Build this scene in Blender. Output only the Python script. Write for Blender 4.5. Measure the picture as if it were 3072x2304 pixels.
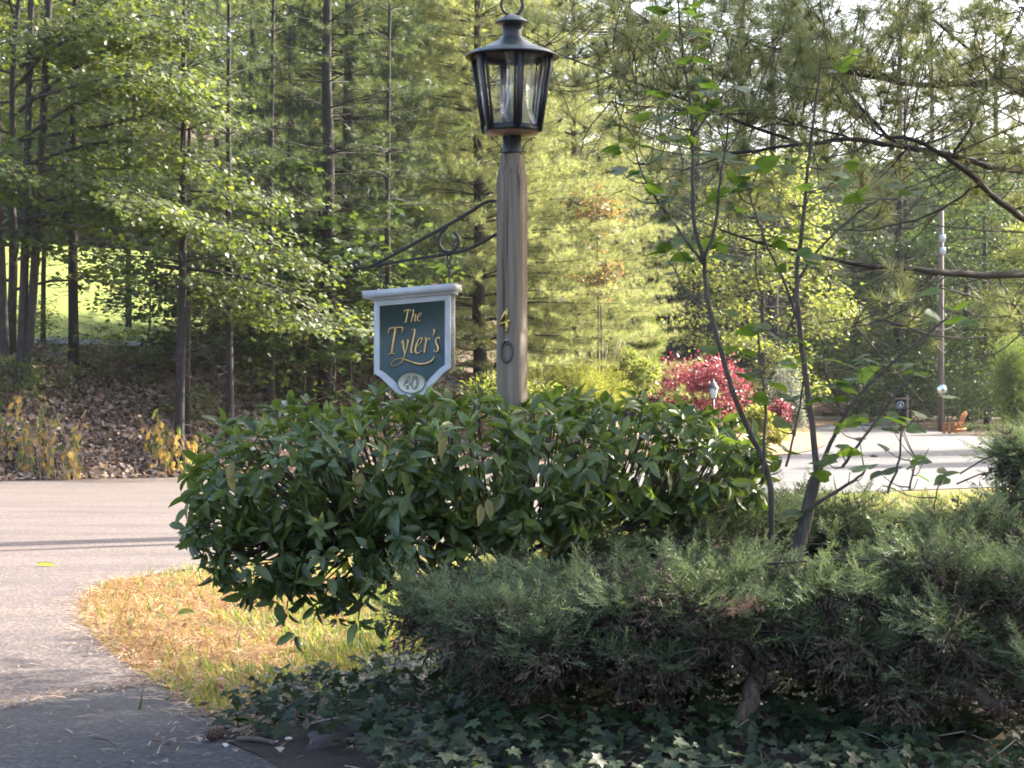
import bpy, bmesh, math, random
import numpy as np
from mathutils import Matrix, Vector
from mathutils.geometry import delaunay_2d_cdt

for _o in list(bpy.data.objects):
    bpy.data.objects.remove(_o)
scene = bpy.context.scene
COL = scene.collection
rng = np.random.default_rng(11)
random.seed(11)
PI = math.pi
R_ = math.radians

# ------------------------------------------------------------------ camera
FPX = 6200.0                      # focal length in pixels of the 3072 px wide photograph
PITCH = math.atan(138 / FPX)
CAM = np.array([0.0, 0.0, 1.1])
cd = bpy.data.cameras.new('camera')
cam = bpy.data.objects.new('camera', cd)
COL.objects.link(cam)
cam.location = CAM
cam.rotation_euler = (R_(90) + PITCH, 0, 0)
cd.sensor_width = 36
cd.lens = 36 * FPX / 3072
cd.clip_start = 0.05
cd.clip_end = 800
scene.camera = cam

# ------------------------------------------------------------------ world, sun, exposure
SUN_EL = R_(35)
SUN_DIR = np.array([0.82, 0.57]); SUN_DIR /= np.linalg.norm(SUN_DIR)
world = bpy.data.worlds.new('World')
scene.world = world
world.use_nodes = True
wn = world.node_tree
wn.nodes.clear()
sky = wn.nodes.new('ShaderNodeTexSky')
sky.sky_type = 'NISHITA'
sky.sun_disc = False
sky.sun_elevation = SUN_EL
sky.sun_rotation = math.atan2(SUN_DIR[0], SUN_DIR[1])
sky.air_density = 0.8
sky.dust_density = 4.5
sky.ozone_density = 0.4
bg = wn.nodes.new('ShaderNodeBackground')
bg.inputs['Strength'].default_value = 0.15
wo = wn.nodes.new('ShaderNodeOutputWorld')
wn.links.new(sky.outputs[0], bg.inputs[0])
wn.links.new(bg.outputs[0], wo.inputs[0])
sl = bpy.data.lights.new('sun', 'SUN')
sl.energy = 5.0
sl.angle = R_(0.5)
sl.color = (1.0, 0.91, 0.77)
sun = bpy.data.objects.new('sun', sl)
COL.objects.link(sun)
_sd = Vector((SUN_DIR[0] * math.cos(SUN_EL), SUN_DIR[1] * math.cos(SUN_EL), math.sin(SUN_EL)))
sun.rotation_euler = _sd.to_track_quat('Z', 'Y').to_euler()
sun.location = (20, 12, 25)
scene.view_settings.view_transform = 'Standard'
scene.view_settings.look = 'None'
scene.view_settings.gamma = 1
scene.view_settings.use_curve_mapping = False
scene.view_settings.exposure = 2.3
cy = scene.cycles
cy.max_bounces = 7
cy.diffuse_bounces = 3
cy.glossy_bounces = 2
cy.transmission_bounces = 5
cy.transparent_max_bounces = 24
cy.volume_bounces = 0
cy.sample_clamp_indirect = 2
cy.use_denoising = True
cy.use_adaptive_sampling = False
cy.filter_width = 1.8

# ------------------------------------------------------------------ placing by line of sight
_ct, _st = math.cos(PITCH), math.sin(PITCH)
def ray(px, py):
    x = (px - 1536) / FPX; z = (1152 - py) / FPX
    return np.array([x, _ct - z * _st, _st + z * _ct])
def P(px, py, D):
    d = ray(px, py)
    return CAM + d * (D / d[1])
def sstep(a, b, x):
    t = np.clip((np.asarray(x, float) - a) / (b - a), 0, 1)
    return t * t * (3 - 2 * t)
_RY = [-60, 30, 40, 58, 83, 97, 140, 170, 220, 300, 500]
_RZ = [0, 0, .05, .3, .72, 1.0, 2.1, 6, 22, 40, 60]
_BS = [-1, 0, 1, 6.5, 9, 13, 40, 60, 100, 200, 400]
_BZ = [0, 0, .4, 2.75, 3.1, 3.5, 8.0, 9.5, 20, 42, 60]
def bank_y(x):
    return np.clip(44 + (np.asarray(x, float) + 10.9) * 1.0, 30, 70)
def terrain(x, y):
    x = np.asarray(x, float); y = np.asarray(y, float)
    z = np.interp(y, _RY, _RZ) * sstep(-8, 3, x)
    z = z + np.interp(y - bank_y(x), _BS, _BZ) * (1 - sstep(-5, 7, x))
    z = z + 0.36 * np.exp(-((x - 1.4) / 1.1) ** 2 - ((y - 8.2) / 1.6) ** 2)
    z = z + 0.10 * np.exp(-((x - 0.2) / 0.8) ** 2 - ((y - 6.9) / 0.9) ** 2)
    return z
def TZ(x, y):
    return float(terrain(x, y))
def G(px, py, far=400):
    d = ray(px, py); d = d / d[1]
    t0, t1 = 0.5, None
    t = 0.5
    while t < far:
        p = CAM + d * t
        if p[2] < TZ(p[0], p[1]):
            t1 = t
            break
        t0 = t
        t += 0.1 + 0.01 * t
    if t1 is None:
        return CAM + d * far
    for _ in range(20):
        m = .5 * (t0 + t1); p = CAM + d * m
        if p[2] < TZ(p[0], p[1]): t1 = m
        else: t0 = m
    return CAM + d * t1

# ------------------------------------------------------------------ mesh helpers
class Geo:
    def __init__(self):
        self.V = []; self.T = []; self.Q = []; self.n = 0
    def add(self, V, T=None, Q=None):
        V = np.asarray(V, float).reshape(-1, 3)
        if T is not None and len(T): self.T.append(np.asarray(T, np.int64).reshape(-1, 3) + self.n)
        if Q is not None and len(Q): self.Q.append(np.asarray(Q, np.int64).reshape(-1, 4) + self.n)
        self.V.append(V); self.n += len(V)
    def tube(self, pts, rad, n=6, cap=True):
        pts = np.asarray(pts, float); m = len(pts)
        rad = np.full(m, rad) if np.isscalar(rad) else np.interp(np.linspace(0, 1, m), np.linspace(0, 1, len(rad)), rad)
        tan = np.gradient(pts, axis=0)
        tan /= np.linalg.norm(tan, axis=1)[:, None] + 1e-9
        a = np.array([0, 0, 1.0]) if abs(tan[0][2]) < .9 else np.array([1.0, 0, 0])
        x = np.cross(a, tan[0]); x /= np.linalg.norm(x)
        ang = np.linspace(0, 2 * PI, n, endpoint=False)
        V = np.zeros((m, n, 3))
        for i in range(m):
            x = x - tan[i] * x.dot(tan[i]); x /= np.linalg.norm(x) + 1e-9
            y = np.cross(tan[i], x)
            V[i] = pts[i] + rad[i] * (np.cos(ang)[:, None] * x + np.sin(ang)[:, None] * y)
        i = np.arange(m - 1)[:, None]; j = np.arange(n)[None, :]
        Q = np.stack([i * n + j, i * n + (j + 1) % n, (i + 1) * n + (j + 1) % n, (i + 1) * n + j], -1).reshape(-1, 4)
        V = V.reshape(-1, 3); T = []
        if cap:
            V = np.vstack([V, pts[0], pts[-1]])
            c0 = m * n; c1 = c0 + 1
            for k in range(n):
                T.append((c0, (k + 1) % n, k))
                T.append((c1, (m - 1) * n + k, (m - 1) * n + (k + 1) % n))
        self.add(V, T, Q)
    def box(self, c, s, R=None):
        c = np.asarray(c, float); s = np.asarray(s, float) / 2
        V = np.array([(x, y, z) for x in (-1, 1) for y in (-1, 1) for z in (-1, 1)], float) * s
        if R is not None: V = V @ np.asarray(R).T
        self.add(V + c, None, [(0, 1, 3, 2), (4, 6, 7, 5), (0, 4, 5, 1), (2, 3, 7, 6), (0, 2, 6, 4), (1, 5, 7, 3)])
    def lathe(self, prof, n=32, c=(0, 0, 0), ang0=0.0, close=False):
        prof = np.asarray(prof, float); m = len(prof)
        a = ang0 + np.linspace(0, 2 * PI, n, endpoint=False)
        V = np.zeros((m, n, 3))
        V[:, :, 0] = prof[:, :1] * np.cos(a); V[:, :, 1] = prof[:, :1] * np.sin(a); V[:, :, 2] = prof[:, 1:2]
        i = np.arange(m - 1 if not close else m)[:, None]; j = np.arange(n)[None, :]
        i2 = (i + 1) % m
        Q = np.stack([i * n + j, i * n + (j + 1) % n, i2 * n + (j + 1) % n, i2 * n + j], -1).reshape(-1, 4)
        self.add(V.reshape(-1, 3) + np.asarray(c, float), None, Q)
    def prism(self, outline, y0, y1):
        """outline in (u, z), extruded along y from y0 to y1"""
        o = np.asarray(outline, float); n = len(o)
        V = np.zeros((2 * n, 3)); V[:n, 0] = o[:, 0]; V[:n, 2] = o[:, 1]; V[:n, 1] = y0
        V[n:] = V[:n]; V[n:, 1] = y1
        r = delaunay_2d_cdt([Vector(p) for p in o.tolist()], [], [list(range(n))], 1, 1e-7)
        tr = np.array([list(f) for f in r[2]])
        if len(r[0]) != n:
            tr = np.array([(0, k, k + 1) for k in range(1, n - 1)])
        Q = [(k, (k + 1) % n, n + (k + 1) % n, n + k) for k in range(n)]
        self.add(V, np.vstack([tr, tr[:, ::-1] + n]), Q)
    def scatter(self, tpl, pos, Rm, sc):
        Vt, Tt = tpl
        pos = np.asarray(pos, float); N = len(pos)
        if N == 0: return
        sc = np.asarray(sc, float)
        if sc.ndim == 0: sc = np.full(N, float(sc))
        if sc.ndim == 1: sc = np.repeat(sc[:, None], 3, 1)
        V = np.einsum('nij,nvj->nvi', Rm, Vt[None] * sc[:, None, :]) + pos[:, None, :]
        nv = len(Vt)
        T = Tt[None] + (np.arange(N) * nv)[:, None, None]
        self.add(V.reshape(-1, 3), T.reshape(-1, 3))
    def mesh(self, name, mat=None, smooth=False):
        V = np.vstack(self.V)
        T = np.vstack(self.T) if self.T else np.zeros((0, 3), np.int64)
        Q = np.vstack(self.Q) if self.Q else np.zeros((0, 4), np.int64)
        me = bpy.data.meshes.new(name)
        me.vertices.add(len(V)); me.vertices.foreach_set('co', V.astype(np.float32).ravel())
        nl = T.size + Q.size
        me.loops.add(nl)
        me.loops.foreach_set('vertex_index', np.concatenate([T.ravel(), Q.ravel()]).astype(np.int32))
        npoly = len(T) + len(Q)
        me.polygons.add(npoly)
        st = np.concatenate([np.arange(len(T)) * 3, T.size + np.arange(len(Q)) * 4]).astype(np.int32)
        me.polygons.foreach_set('loop_start', st)
        if smooth: me.polygons.foreach_set('use_smooth', np.ones(npoly, bool))
        me.update(calc_edges=True)
        if mat is not None: me.materials.append(mat)
        return me
    def build(self, name, mat=None, parent=None, smooth=False, kind=None):
        o = bpy.data.objects.new(name, self.mesh(name, mat, smooth))
        COL.objects.link(o)
        if parent is not None: o.parent = parent
        if kind: o['kind'] = kind
        return o

def tag(o, label, cat, group=None):
    o['label'] = label; o['category'] = cat
    if group: o['group'] = group
    return o
def thing(name, label, cat, loc=(0, 0, 0), group=None):
    o = bpy.data.objects.new(name, None)
    o.empty_display_size = .1
    COL.objects.link(o)
    o.location = [float(v) for v in loc]
    return tag(o, label, cat, group)
def copy_thing(root, loc, rz, sc, label=None, group=None):
    r = root.copy(); COL.objects.link(r)
    r.location = [float(v) for v in loc]; r.rotation_euler = (0, 0, rz)
    r.scale = sc if hasattr(sc, '__len__') else (sc, sc, sc)
    if label: r['label'] = label
    if group: r['group'] = group
    for ch in list(root.children):
        c = ch.copy(); COL.objects.link(c); c.parent = r
        for g in ch.children:
            d = g.copy(); COL.objects.link(d); d.parent = c
    return r
def frames(d, nrm):
    """rotation matrices whose y axis is d and whose z axis is close to nrm"""
    y = d / (np.linalg.norm(d, axis=1)[:, None] + 1e-9)
    x = np.cross(y, nrm); l = np.linalg.norm(x, axis=1)[:, None]
    alt = np.cross(y, np.array([[.3, .9, .31]]))
    x = np.where(l < 1e-3, alt, x); x /= np.linalg.norm(x, axis=1)[:, None] + 1e-9
    z = np.cross(x, y)
    return np.stack([x, y, z], -1)
def rdirs(n):
    v = rng.normal(size=(n, 3)); return v / np.linalg.norm(v, axis=1)[:, None]
def smooth_line(pts, it=2):
    p = np.asarray(pts, float)
    for _ in range(it):
        q = np.empty((2 * len(p) - 2, p.shape[1]))
        q[0::2] = .75 * p[:-1] + .25 * p[1:]; q[1::2] = .25 * p[:-1] + .75 * p[1:]
        p = np.vstack([p[:1], q, p[-1:]])
    return p
def smooth_loop(pts, it=2):
    p = np.asarray(pts, float)
    for _ in range(it):
        n = np.roll(p, -1, 0)
        q = np.empty((2 * len(p), p.shape[1])); q[0::2] = .75 * p + .25 * n; q[1::2] = .25 * p + .75 * n
        p = q
    return p
def inside(poly, pts):
    poly = np.asarray(poly)[:, :2]; x, y = pts[:, 0], pts[:, 1]
    c = np.zeros(len(pts), bool); j = len(poly) - 1
    for i in range(len(poly)):
        xi, yi = poly[i]; xj, yj = poly[j]
        if yi != yj:
            c ^= ((yi > y) != (yj > y)) & (x < (xj - xi) * (y - yi) / (yj - yi) + xi)
        j = i
    return c
def region(name, poly, spacing, off, mat, kind='structure'):
    """a sheet lying on the terrain inside the polygon (x, y)"""
    poly = np.asarray(poly)[:, :2]
    lo, hi = poly.min(0), poly.max(0)
    gx, gy = np.meshgrid(np.arange(lo[0], hi[0], spacing), np.arange(lo[1], hi[1], spacing))
    g = np.stack([gx.ravel(), gy.ravel()], -1) + rng.uniform(-.1, .1, (gx.size, 2)) * spacing
    g = g[inside(poly, g)]
    pts = [Vector(p) for p in np.vstack([poly, g]).tolist()]
    r = delaunay_2d_cdt(pts, [], [list(range(len(poly)))], 1, 1e-5)
    xy = np.array([(v.x, v.y) for v in r[0]])
    ge = Geo()
    ge.add(np.column_stack([xy, terrain(xy[:, 0], xy[:, 1]) + off]), [list(f) for f in r[2] if len(f) == 3])
    return ge.build(name, mat, None, True, kind)

# ------------------------------------------------------------------ materials
def newmat(name):
    m = bpy.data.materials.new(name); m.use_nodes = True
    nt = m.node_tree; nt.nodes.clear()
    out = nt.nodes.new('ShaderNodeOutputMaterial')
    return m, nt, out
def N(nt, t, **kw):
    n = nt.nodes.new(t)
    for k, v in kw.items():
        if hasattr(n, k): setattr(n, k, v)
    return n
def ramp(nt, src, stops):
    r = nt.nodes.new('ShaderNodeValToRGB')
    e = r.color_ramp.elements
    while len(e) < len(stops): e.new(.5)
    for k, (p, c) in enumerate(stops):
        e[k].position = p; e[k].color = (c[0], c[1], c[2], 1)
    nt.links.new(src, r.inputs[0])
    return r.outputs[0]
def coords(nt, scale=(1, 1, 1), kind='Object'):
    t = nt.nodes.new('ShaderNodeTexCoord'); mp = nt.nodes.new('ShaderNodeMapping')
    mp.inputs['Scale'].default_value = scale
    nt.links.new(t.outputs[kind], mp.inputs[0])
    return mp.outputs[0]
def noise(nt, vec, scale, detail=4, rough=.55):
    n = nt.nodes.new('ShaderNodeTexNoise')
    n.inputs['Scale'].default_value = scale; n.inputs['Detail'].default_value = detail
    n.inputs['Roughness'].default_value = rough
    nt.links.new(vec, n.inputs['Vector'])
    return n.outputs['Fac']
def bump(nt, h, strength, dist=.01):
    b = nt.nodes.new('ShaderNodeBump')
    b.inputs['Strength'].default_value = strength; b.inputs['Distance'].default_value = dist
    nt.links.new(h, b.inputs['Height'])
    return b.outputs[0]
def mixc(nt, fac, a, b, mode='MIX'):
    m = nt.nodes.new('ShaderNodeMix'); m.data_type = 'RGBA'; m.blend_type = mode
    for s, v in ((0, fac), (6, a), (7, b)):
        if hasattr(v, 'links'): nt.links.new(v, m.inputs[s])
        elif s == 0: m.inputs[0].default_value = v
        else: m.inputs[s].default_value = (v[0], v[1], v[2], 1)
    return m.outputs[2]
def rand_value(nt):
    g = nt.nodes.new('ShaderNodeNewGeometry'); oi = nt.nodes.new('ShaderNodeObjectInfo')
    a = N(nt, 'ShaderNodeMath', operation='ADD'); fr = N(nt, 'ShaderNodeMath', operation='FRACT')
    nt.links.new(g.outputs['Random Per Island'], a.inputs[0]); nt.links.new(oi.outputs['Random'], a.inputs[1])
    nt.links.new(a.outputs[0], fr.inputs[0])
    return fr.outputs[0]
def leaf_mat(name, cols, tr=.4, trc=None, rough=.5, spec=.3, nscale=1.2, nmix=.5):
    """thin leaf: per-leaf colour, part of the light passing through"""
    cols = [tuple(.82 * v + .18 * (.3 * q[0] + .6 * q[1] + .1 * q[2]) for v in q) for q in cols]
    m, nt, out = newmat(name)
    rv = rand_value(nt)
    k = len(cols)
    c = ramp(nt, rv, [(i / max(1, k - 1), q) for i, q in enumerate(cols)])
    nz = noise(nt, coords(nt, (1, 1, 1), 'Object'), nscale, 2)
    v = N(nt, 'ShaderNodeMapRange'); v.inputs[1].default_value = .3; v.inputs[2].default_value = .7
    v.inputs[3].default_value = 1 - nmix * .6; v.inputs[4].default_value = 1 + nmix * .6
    nt.links.new(nz, v.inputs[0])
    hs = nt.nodes.new('ShaderNodeHueSaturation')
    nt.links.new(c, hs.inputs['Color']); nt.links.new(v.outputs[0], hs.inputs['Value'])
    p = nt.nodes.new('ShaderNodeBsdfPrincipled')
    nt.links.new(hs.outputs[0], p.inputs['Base Color'])
    p.inputs['Roughness'].default_value = rough; p.inputs['Specular IOR Level'].default_value = spec
    t = nt.nodes.new('ShaderNodeBsdfTranslucent')
    nt.links.new(mixc(nt, 1.0, hs.outputs[0], trc or (2.2, 2.0, .8), 'MULTIPLY'), t.inputs['Color'])
    mx = nt.nodes.new('ShaderNodeMixShader'); mx.inputs[0].default_value = tr
    nt.links.new(p.outputs[0], mx.inputs[1]); nt.links.new(t.outputs[0], mx.inputs[2])
    nt.links.new(mx.outputs[0], out.inputs[0])
    return m
def plain(name, col, rough=.6, metal=0, spec=.4, var=.25, nscale=12, bmp=.0, stretch=(1, 1, 1)):
    m, nt, out = newmat(name)
    p = nt.nodes.new('ShaderNodeBsdfPrincipled')
    vec = coords(nt, stretch)
    nz = noise(nt, vec, nscale, 5)
    a = [c * (1 - var) for c in col]; b = [min(1, c * (1 + var)) for c in col]
    nt.links.new(ramp(nt, nz, [(.3, a), (.7, b)]), p.inputs['Base Color'])
    p.inputs['Roughness'].default_value = rough; p.inputs['Metallic'].default_value = metal
    p.inputs['Specular IOR Level'].default_value = spec
    if bmp: nt.links.new(bump(nt, nz, bmp, .02), p.inputs['Normal'])
    nt.links.new(p.outputs[0], out.inputs[0])
    return m
def ground_mat(name, stops, scale, fine=60, bmp=.5, rough=.95, kind='Object', bigmix=None):
    m, nt, out = newmat(name)
    p = nt.nodes.new('ShaderNodeBsdfPrincipled')
    vec = coords(nt, (1, 1, 1), kind)
    a = noise(nt, vec, scale, 6, .65); b = noise(nt, vec, fine, 3, .7)
    mm = N(nt, 'ShaderNodeMath', operation='MULTIPLY_ADD'); mm.inputs[1].default_value = .5
    h = N(nt, 'ShaderNodeMath', operation='MULTIPLY'); h.inputs[1].default_value = .5
    nt.links.new(a, h.inputs[0]); nt.links.new(b, mm.inputs[0]); nt.links.new(h.outputs[0], mm.inputs[2])
    nt.links.new(ramp(nt, mm.outputs[0], stops), p.inputs['Base Color'])
    p.inputs['Roughness'].default_value = rough; p.inputs['Specular IOR Level'].default_value = .2
    nt.links.new(bump(nt, b, bmp, .02), p.inputs['Normal'])
    nt.links.new(p.outputs[0], out.inputs[0])
    return m
def asphalt(name, lo, hi, tint=(1, 1, 1)):
    m, nt, out = newmat(name)
    p = nt.nodes.new('ShaderNodeBsdfPrincipled')
    vec = coords(nt)
    v = nt.nodes.new('ShaderNodeTexVoronoi'); v.inputs['Scale'].default_value = 62
    nt.links.new(vec, v.inputs['Vector'])
    stone = ramp(nt, v.outputs['Color'], [(.0, [lo * .7 * t for t in tint]), (.7, [hi * t for t in tint]), (1, [hi * 2.3 * t for t in tint])])
    big = noise(nt, coords(nt, (.35, 1.2, 1)), .9, 6, .65)
    c = mixc(nt, 1.0, stone, ramp(nt, big, [(.3, (.66, .66, .70)), (.5, (.98, .97, .96)), (.7, (1.2, 1.16, 1.1))]), 'MULTIPLY')
    nt.links.new(c, p.inputs['Base Color'])
    p.inputs['Roughness'].default_value = .85; p.inputs['Specular IOR Level'].default_value = .35
    nt.links.new(bump(nt, v.outputs['Distance'], .5, .006), p.inputs['Normal'])
    nt.links.new(p.outputs[0], out.inputs[0])
    return m
def wood_mat(name, cols, scale=14, stretch=(1, 1, .06), rough=.8, bmp=.35):
    m, nt, out = newmat(name)
    p = nt.nodes.new('ShaderNodeBsdfPrincipled')
    vec = coords(nt, stretch)
    a = noise(nt, vec, scale, 6, .6); b = noise(nt, vec, scale * 5, 3, .6)
    mm = N(nt, 'ShaderNodeMath', operation='MULTIPLY_ADD'); mm.inputs[1].default_value = .35
    h = N(nt, 'ShaderNodeMath', operation='MULTIPLY'); h.inputs[1].default_value = .65
    nt.links.new(a, h.inputs[0]); nt.links.new(b, mm.inputs[0]); nt.links.new(h.outputs[0], mm.inputs[2])
    nt.links.new(ramp(nt, mm.outputs[0], cols), p.inputs['Base Color'])
    p.inputs['Roughness'].default_value = rough
    nt.links.new(bump(nt, mm.outputs[0], bmp, .01), p.inputs['Normal'])
    nt.links.new(p.outputs[0], out.inputs[0])
    return m

M = {}
M['soil'] = ground_mat('forest soil', [(.3, (.035, .026, .018)), (.5, (.085, .06, .042)), (.7, (.16, .115, .085))], 1.2, 40)
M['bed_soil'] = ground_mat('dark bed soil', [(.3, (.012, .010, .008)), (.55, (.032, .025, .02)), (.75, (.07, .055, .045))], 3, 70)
M['lawn'] = ground_mat('mown lawn', [(.36, (.07, .11, .022)), (.5, (.13, .165, .03)), (.62, (.20, .215, .045))], .8, 9, .8)
M['turf'] = ground_mat('thin turf and straw', [(.32, (.13, .08, .035)), (.5, (.17, .125, .045)), (.66, (.12, .14, .036))], 1.5, 50, .6)
M['driveway'] = asphalt('worn driveway asphalt', .036, .078, (1.25, 1.0, .93))
M['apron'] = asphalt('newer dark asphalt', .02, .045, (1, 1.0, 1.04))  # newer and darker asphalt, with foreground shade also put into the colour
M['road'] = asphalt('road asphalt', .042, .08, (1, 1, 1.07))
M['path'] = asphalt('path asphalt', .10, .15, (1, 1.02, 1.08))
M['post'] = wood_mat('weathered post wood', [(.36, (.035, .025, .016)), (.42, (.135, .106, .074)), (.54, (.21, .168, .122)), (.68, (.31, .26, .20))], 20, (1, 1, .035), .85, .8)
M['bark'] = wood_mat('grey brown bark', [(.3, (.014, .012, .010)), (.5, (.038, .032, .027)), (.7, (.085, .07, .06))], 18, (1, 1, .25), .9, .7)
M['dark_bark'] = wood_mat('dark pine bark', [(.3, (.010, .009, .008)), (.5, (.024, .020, .018)), (.7, (.055, .045, .04))], 16, (1, 1, .3), .9, .7)
M['pole_wood'] = wood_mat('utility pole wood', [(.3, (.08, .062, .05)), (.5, (.15, .12, .10)), (.7, (.23, .195, .17))], 12, (1, 1, .05), .85)
M['twig'] = plain('twig bark', (.075, .062, .05), .85, var=.4, nscale=30)
M['pale_twig'] = plain('pale twig bark', (.20, .17, .13), .85, var=.35, nscale=30)
M['juniper_bark'] = wood_mat('juniper bark', [(.34, (.025, .016, .011)), (.5, (.085, .058, .04)), (.66, (.17, .125, .09))], 60, (1, 1, .09), .95, 1.0)
M['black_metal'] = plain('black painted metal', (.022, .022, .024), .45, 0, .5, .3, 20)
M['roof_metal'] = plain('weathered dark copper', (.055, .068, .072), .42, .35, .5, .3, 9)
M['copper'] = plain('tarnished copper', (.24, .155, .115), .55, .4, .5, .25, 12)
M['iron'] = plain('wrought iron', (.035, .032, .03), .55, .3, .5, .4, 25)
M['white_paint'] = plain('grey white sign paint', (.46, .475, .48), .55, 0, .4, .14, 14)
M['sign_green'] = plain('dark green sign paint', (.045, .072, .066), .45, 0, .4, .12, 5)
M['gold'] = plain('gold leaf', (.62, .42, .17), .35, .55, .5, .3, 22)
M['black_paint'] = plain('black outline paint', (.012, .012, .012), .5)
M['cream'] = plain('cream paint', (.60, .56, .43), .5, 0, .4, .06, 9)
M['brass'] = plain('brass', (.62, .46, .12), .35, .7, .5, .25, 40)
M['dull_metal'] = plain('tarnished metal', (.07, .07, .06), .5, .5, .5, .35, 30)
M['stone'] = plain('edging stone', (.065, .056, .052), .9, 0, .3, .35, 9, .6)
M['chair_wood'] = plain('orange stained wood', (.50, .20, .06), .6, 0, .4, .2, 14, 0, (1, 1, .3))
M['mirror'] = plain('mirror glass', (.85, .87, .88), .04, 1.0, .5, .02)
M['pebble'] = plain('pale stone chip', (.6, .57, .52), .8, 0, .3, .15)
M['gl_pane'] = plain('frosted pane', (.75, .74, .72), .4)
M['grey_metal'] = plain('grey metal rim', (.3, .31, .33), .5, .6)
M['sign_blue'] = plain('dark blue sign', (.05, .07, .12), .5)
def glass(name, mixf=.86, col=(1, 1, 1)):
    m, nt, out = newmat(name)
    t = nt.nodes.new('ShaderNodeBsdfTransparent'); t.inputs[0].default_value = (*col, 1)
    g = nt.nodes.new('ShaderNodeBsdfGlossy'); g.inputs['Roughness'].default_value = .02
    d = nt.nodes.new('ShaderNodeBsdfDiffuse'); d.inputs[0].default_value = (.6, .6, .58, 1)
    m1 = nt.nodes.new('ShaderNodeMixShader'); m1.inputs[0].default_value = .3
    nt.links.new(g.outputs[0], m1.inputs[1]); nt.links.new(d.outputs[0], m1.inputs[2])
    fr = nt.nodes.new('ShaderNodeFresnel'); fr.inputs[0].default_value = 1.45
    ad = N(nt, 'ShaderNodeMath', operation='ADD'); ad.use_clamp = True; ad.inputs[1].default_value = 1 - mixf
    hf = N(nt, 'ShaderNodeMath', operation='MULTIPLY'); hf.inputs[1].default_value = .5
    nt.links.new(fr.outputs[0], hf.inputs[0]); nt.links.new(hf.outputs[0], ad.inputs[0])
    m2 = nt.nodes.new('ShaderNodeMixShader')
    nt.links.new(ad.outputs[0], m2.inputs[0]); nt.links.new(t.outputs[0], m2.inputs[1]); nt.links.new(m1.outputs[0], m2.inputs[2])
    nt.links.new(m2.outputs[0], out.inputs[0])
    return m
M['pane'] = glass('dusty lantern glass', .985)
M['bulb'] = glass('clear lamp glass', .95)
M['shrub_leaf'] = leaf_mat('glossy shrub leaf', [(.044, .075, .02), (.068, .112, .028), (.095, .145, .035), (.14, .19, .045), (.08, .122, .04)], .3, (1.9, 2.1, .6), .32, .5, 6, .5)
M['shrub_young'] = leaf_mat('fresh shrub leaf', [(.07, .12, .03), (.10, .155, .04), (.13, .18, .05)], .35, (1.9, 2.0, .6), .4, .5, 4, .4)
M['shrub_pale'] = leaf_mat('young shrub leaf', [(.12, .18, .05), (.17, .2, .06)], .4, None, .45)
M['shrub_yellow'] = leaf_mat('yellowing shrub leaf', [(.24, .22, .05), (.3, .24, .06)], .35, (1.6, 1.5, .6), .5)
M['ivy'] = leaf_mat('ivy leaf', [(.010, .022, .008), (.016, .033, .011), (.024, .046, .015), (.048, .078, .024)], .2, None, .5, .3, 2.5, .5)  # greens darkened in the colour to stand in for deep shade
M['lilac'] = leaf_mat('heart leaf', [(.05, .10, .028), (.07, .13, .036), (.095, .155, .04)], .45, (2.0, 2.1, .6), .45, .4)
M['maple'] = leaf_mat('maple leaf', [(.035, .066, .018), (.055, .092, .022), (.075, .115, .026), (.115, .145, .032)], .42, (2.3, 2.1, .7), .5, .35, .8, .5)
M['broad'] = leaf_mat('broad forest leaf', [(.028, .06, .022), (.044, .084, .028), (.066, .11, .034)], .38, (2.2, 2.1, .7), .5, .35, .5, .5)
M['yellow_broad'] = leaf_mat('yellow green leaf', [(.10, .15, .04), (.15, .19, .05), (.20, .22, .06)], .45, (1.9, 1.8, .75), .5, .3, .6, .4)
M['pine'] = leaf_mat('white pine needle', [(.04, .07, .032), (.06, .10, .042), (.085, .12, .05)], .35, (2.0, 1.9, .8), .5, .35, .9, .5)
M['far_pine'] = leaf_mat('shaded far pine needle', [(.026, .05, .03), (.04, .07, .04), (.058, .088, .048)], .3, (1.9, 1.8, .9), .5, .35, .9, .5)  # darker copy of the pine needle, shade put into its colour
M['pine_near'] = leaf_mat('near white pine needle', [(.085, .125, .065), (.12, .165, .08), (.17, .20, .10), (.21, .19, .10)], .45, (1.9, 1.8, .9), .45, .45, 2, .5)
M['bright_pine'] = leaf_mat('sunny white pine needle', [(.10, .135, .06), (.17, .20, .095), (.25, .265, .13)], .5, (1.7, 1.65, .9), .5, .35, .9, .45)  # paler copy of the pine needle, sunlight put into its colour
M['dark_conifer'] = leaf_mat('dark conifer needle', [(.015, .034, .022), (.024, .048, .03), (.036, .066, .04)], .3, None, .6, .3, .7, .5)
M['juniper'] = leaf_mat('blue green juniper spray', [(.042, .066, .034), (.064, .096, .046), (.09, .124, .056), (.122, .15, .064)], .25, (1.6, 1.9, .9), .55, .3, 2.2, .7)
M['juniper_young'] = leaf_mat('pale young juniper spray', [(.10, .14, .072), (.14, .18, .09), (.18, .215, .105), (.22, .245, .115)], .25, (1.6, 1.9, .9), .5, .4, 2.2, .5)
M['juniper_brown'] = leaf_mat('brown juniper twig', [(.045, .03, .02), (.08, .056, .038), (.13, .095, .068)], .1, (1, 1, 1), .8, .2, 3, .5)
M['juniper_dead'] = leaf_mat('dead orange juniper spray', [(.46, .25, .16), (.55, .33, .22)], .3, (1, 1, 1), .7)
M['gold_juniper'] = leaf_mat('yellow green juniper', [(.14, .18, .035), (.20, .23, .045), (.26, .27, .06)], .4, (1.7, 1.6, .6), .6)
M['red_leaf'] = leaf_mat('crimson leaf', [(.14, .015, .03), (.23, .03, .05), (.32, .09, .105), (.15, .03, .045)], .4, (1.5, 1.1, 1.15), .3, .6, 3, .5)
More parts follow.
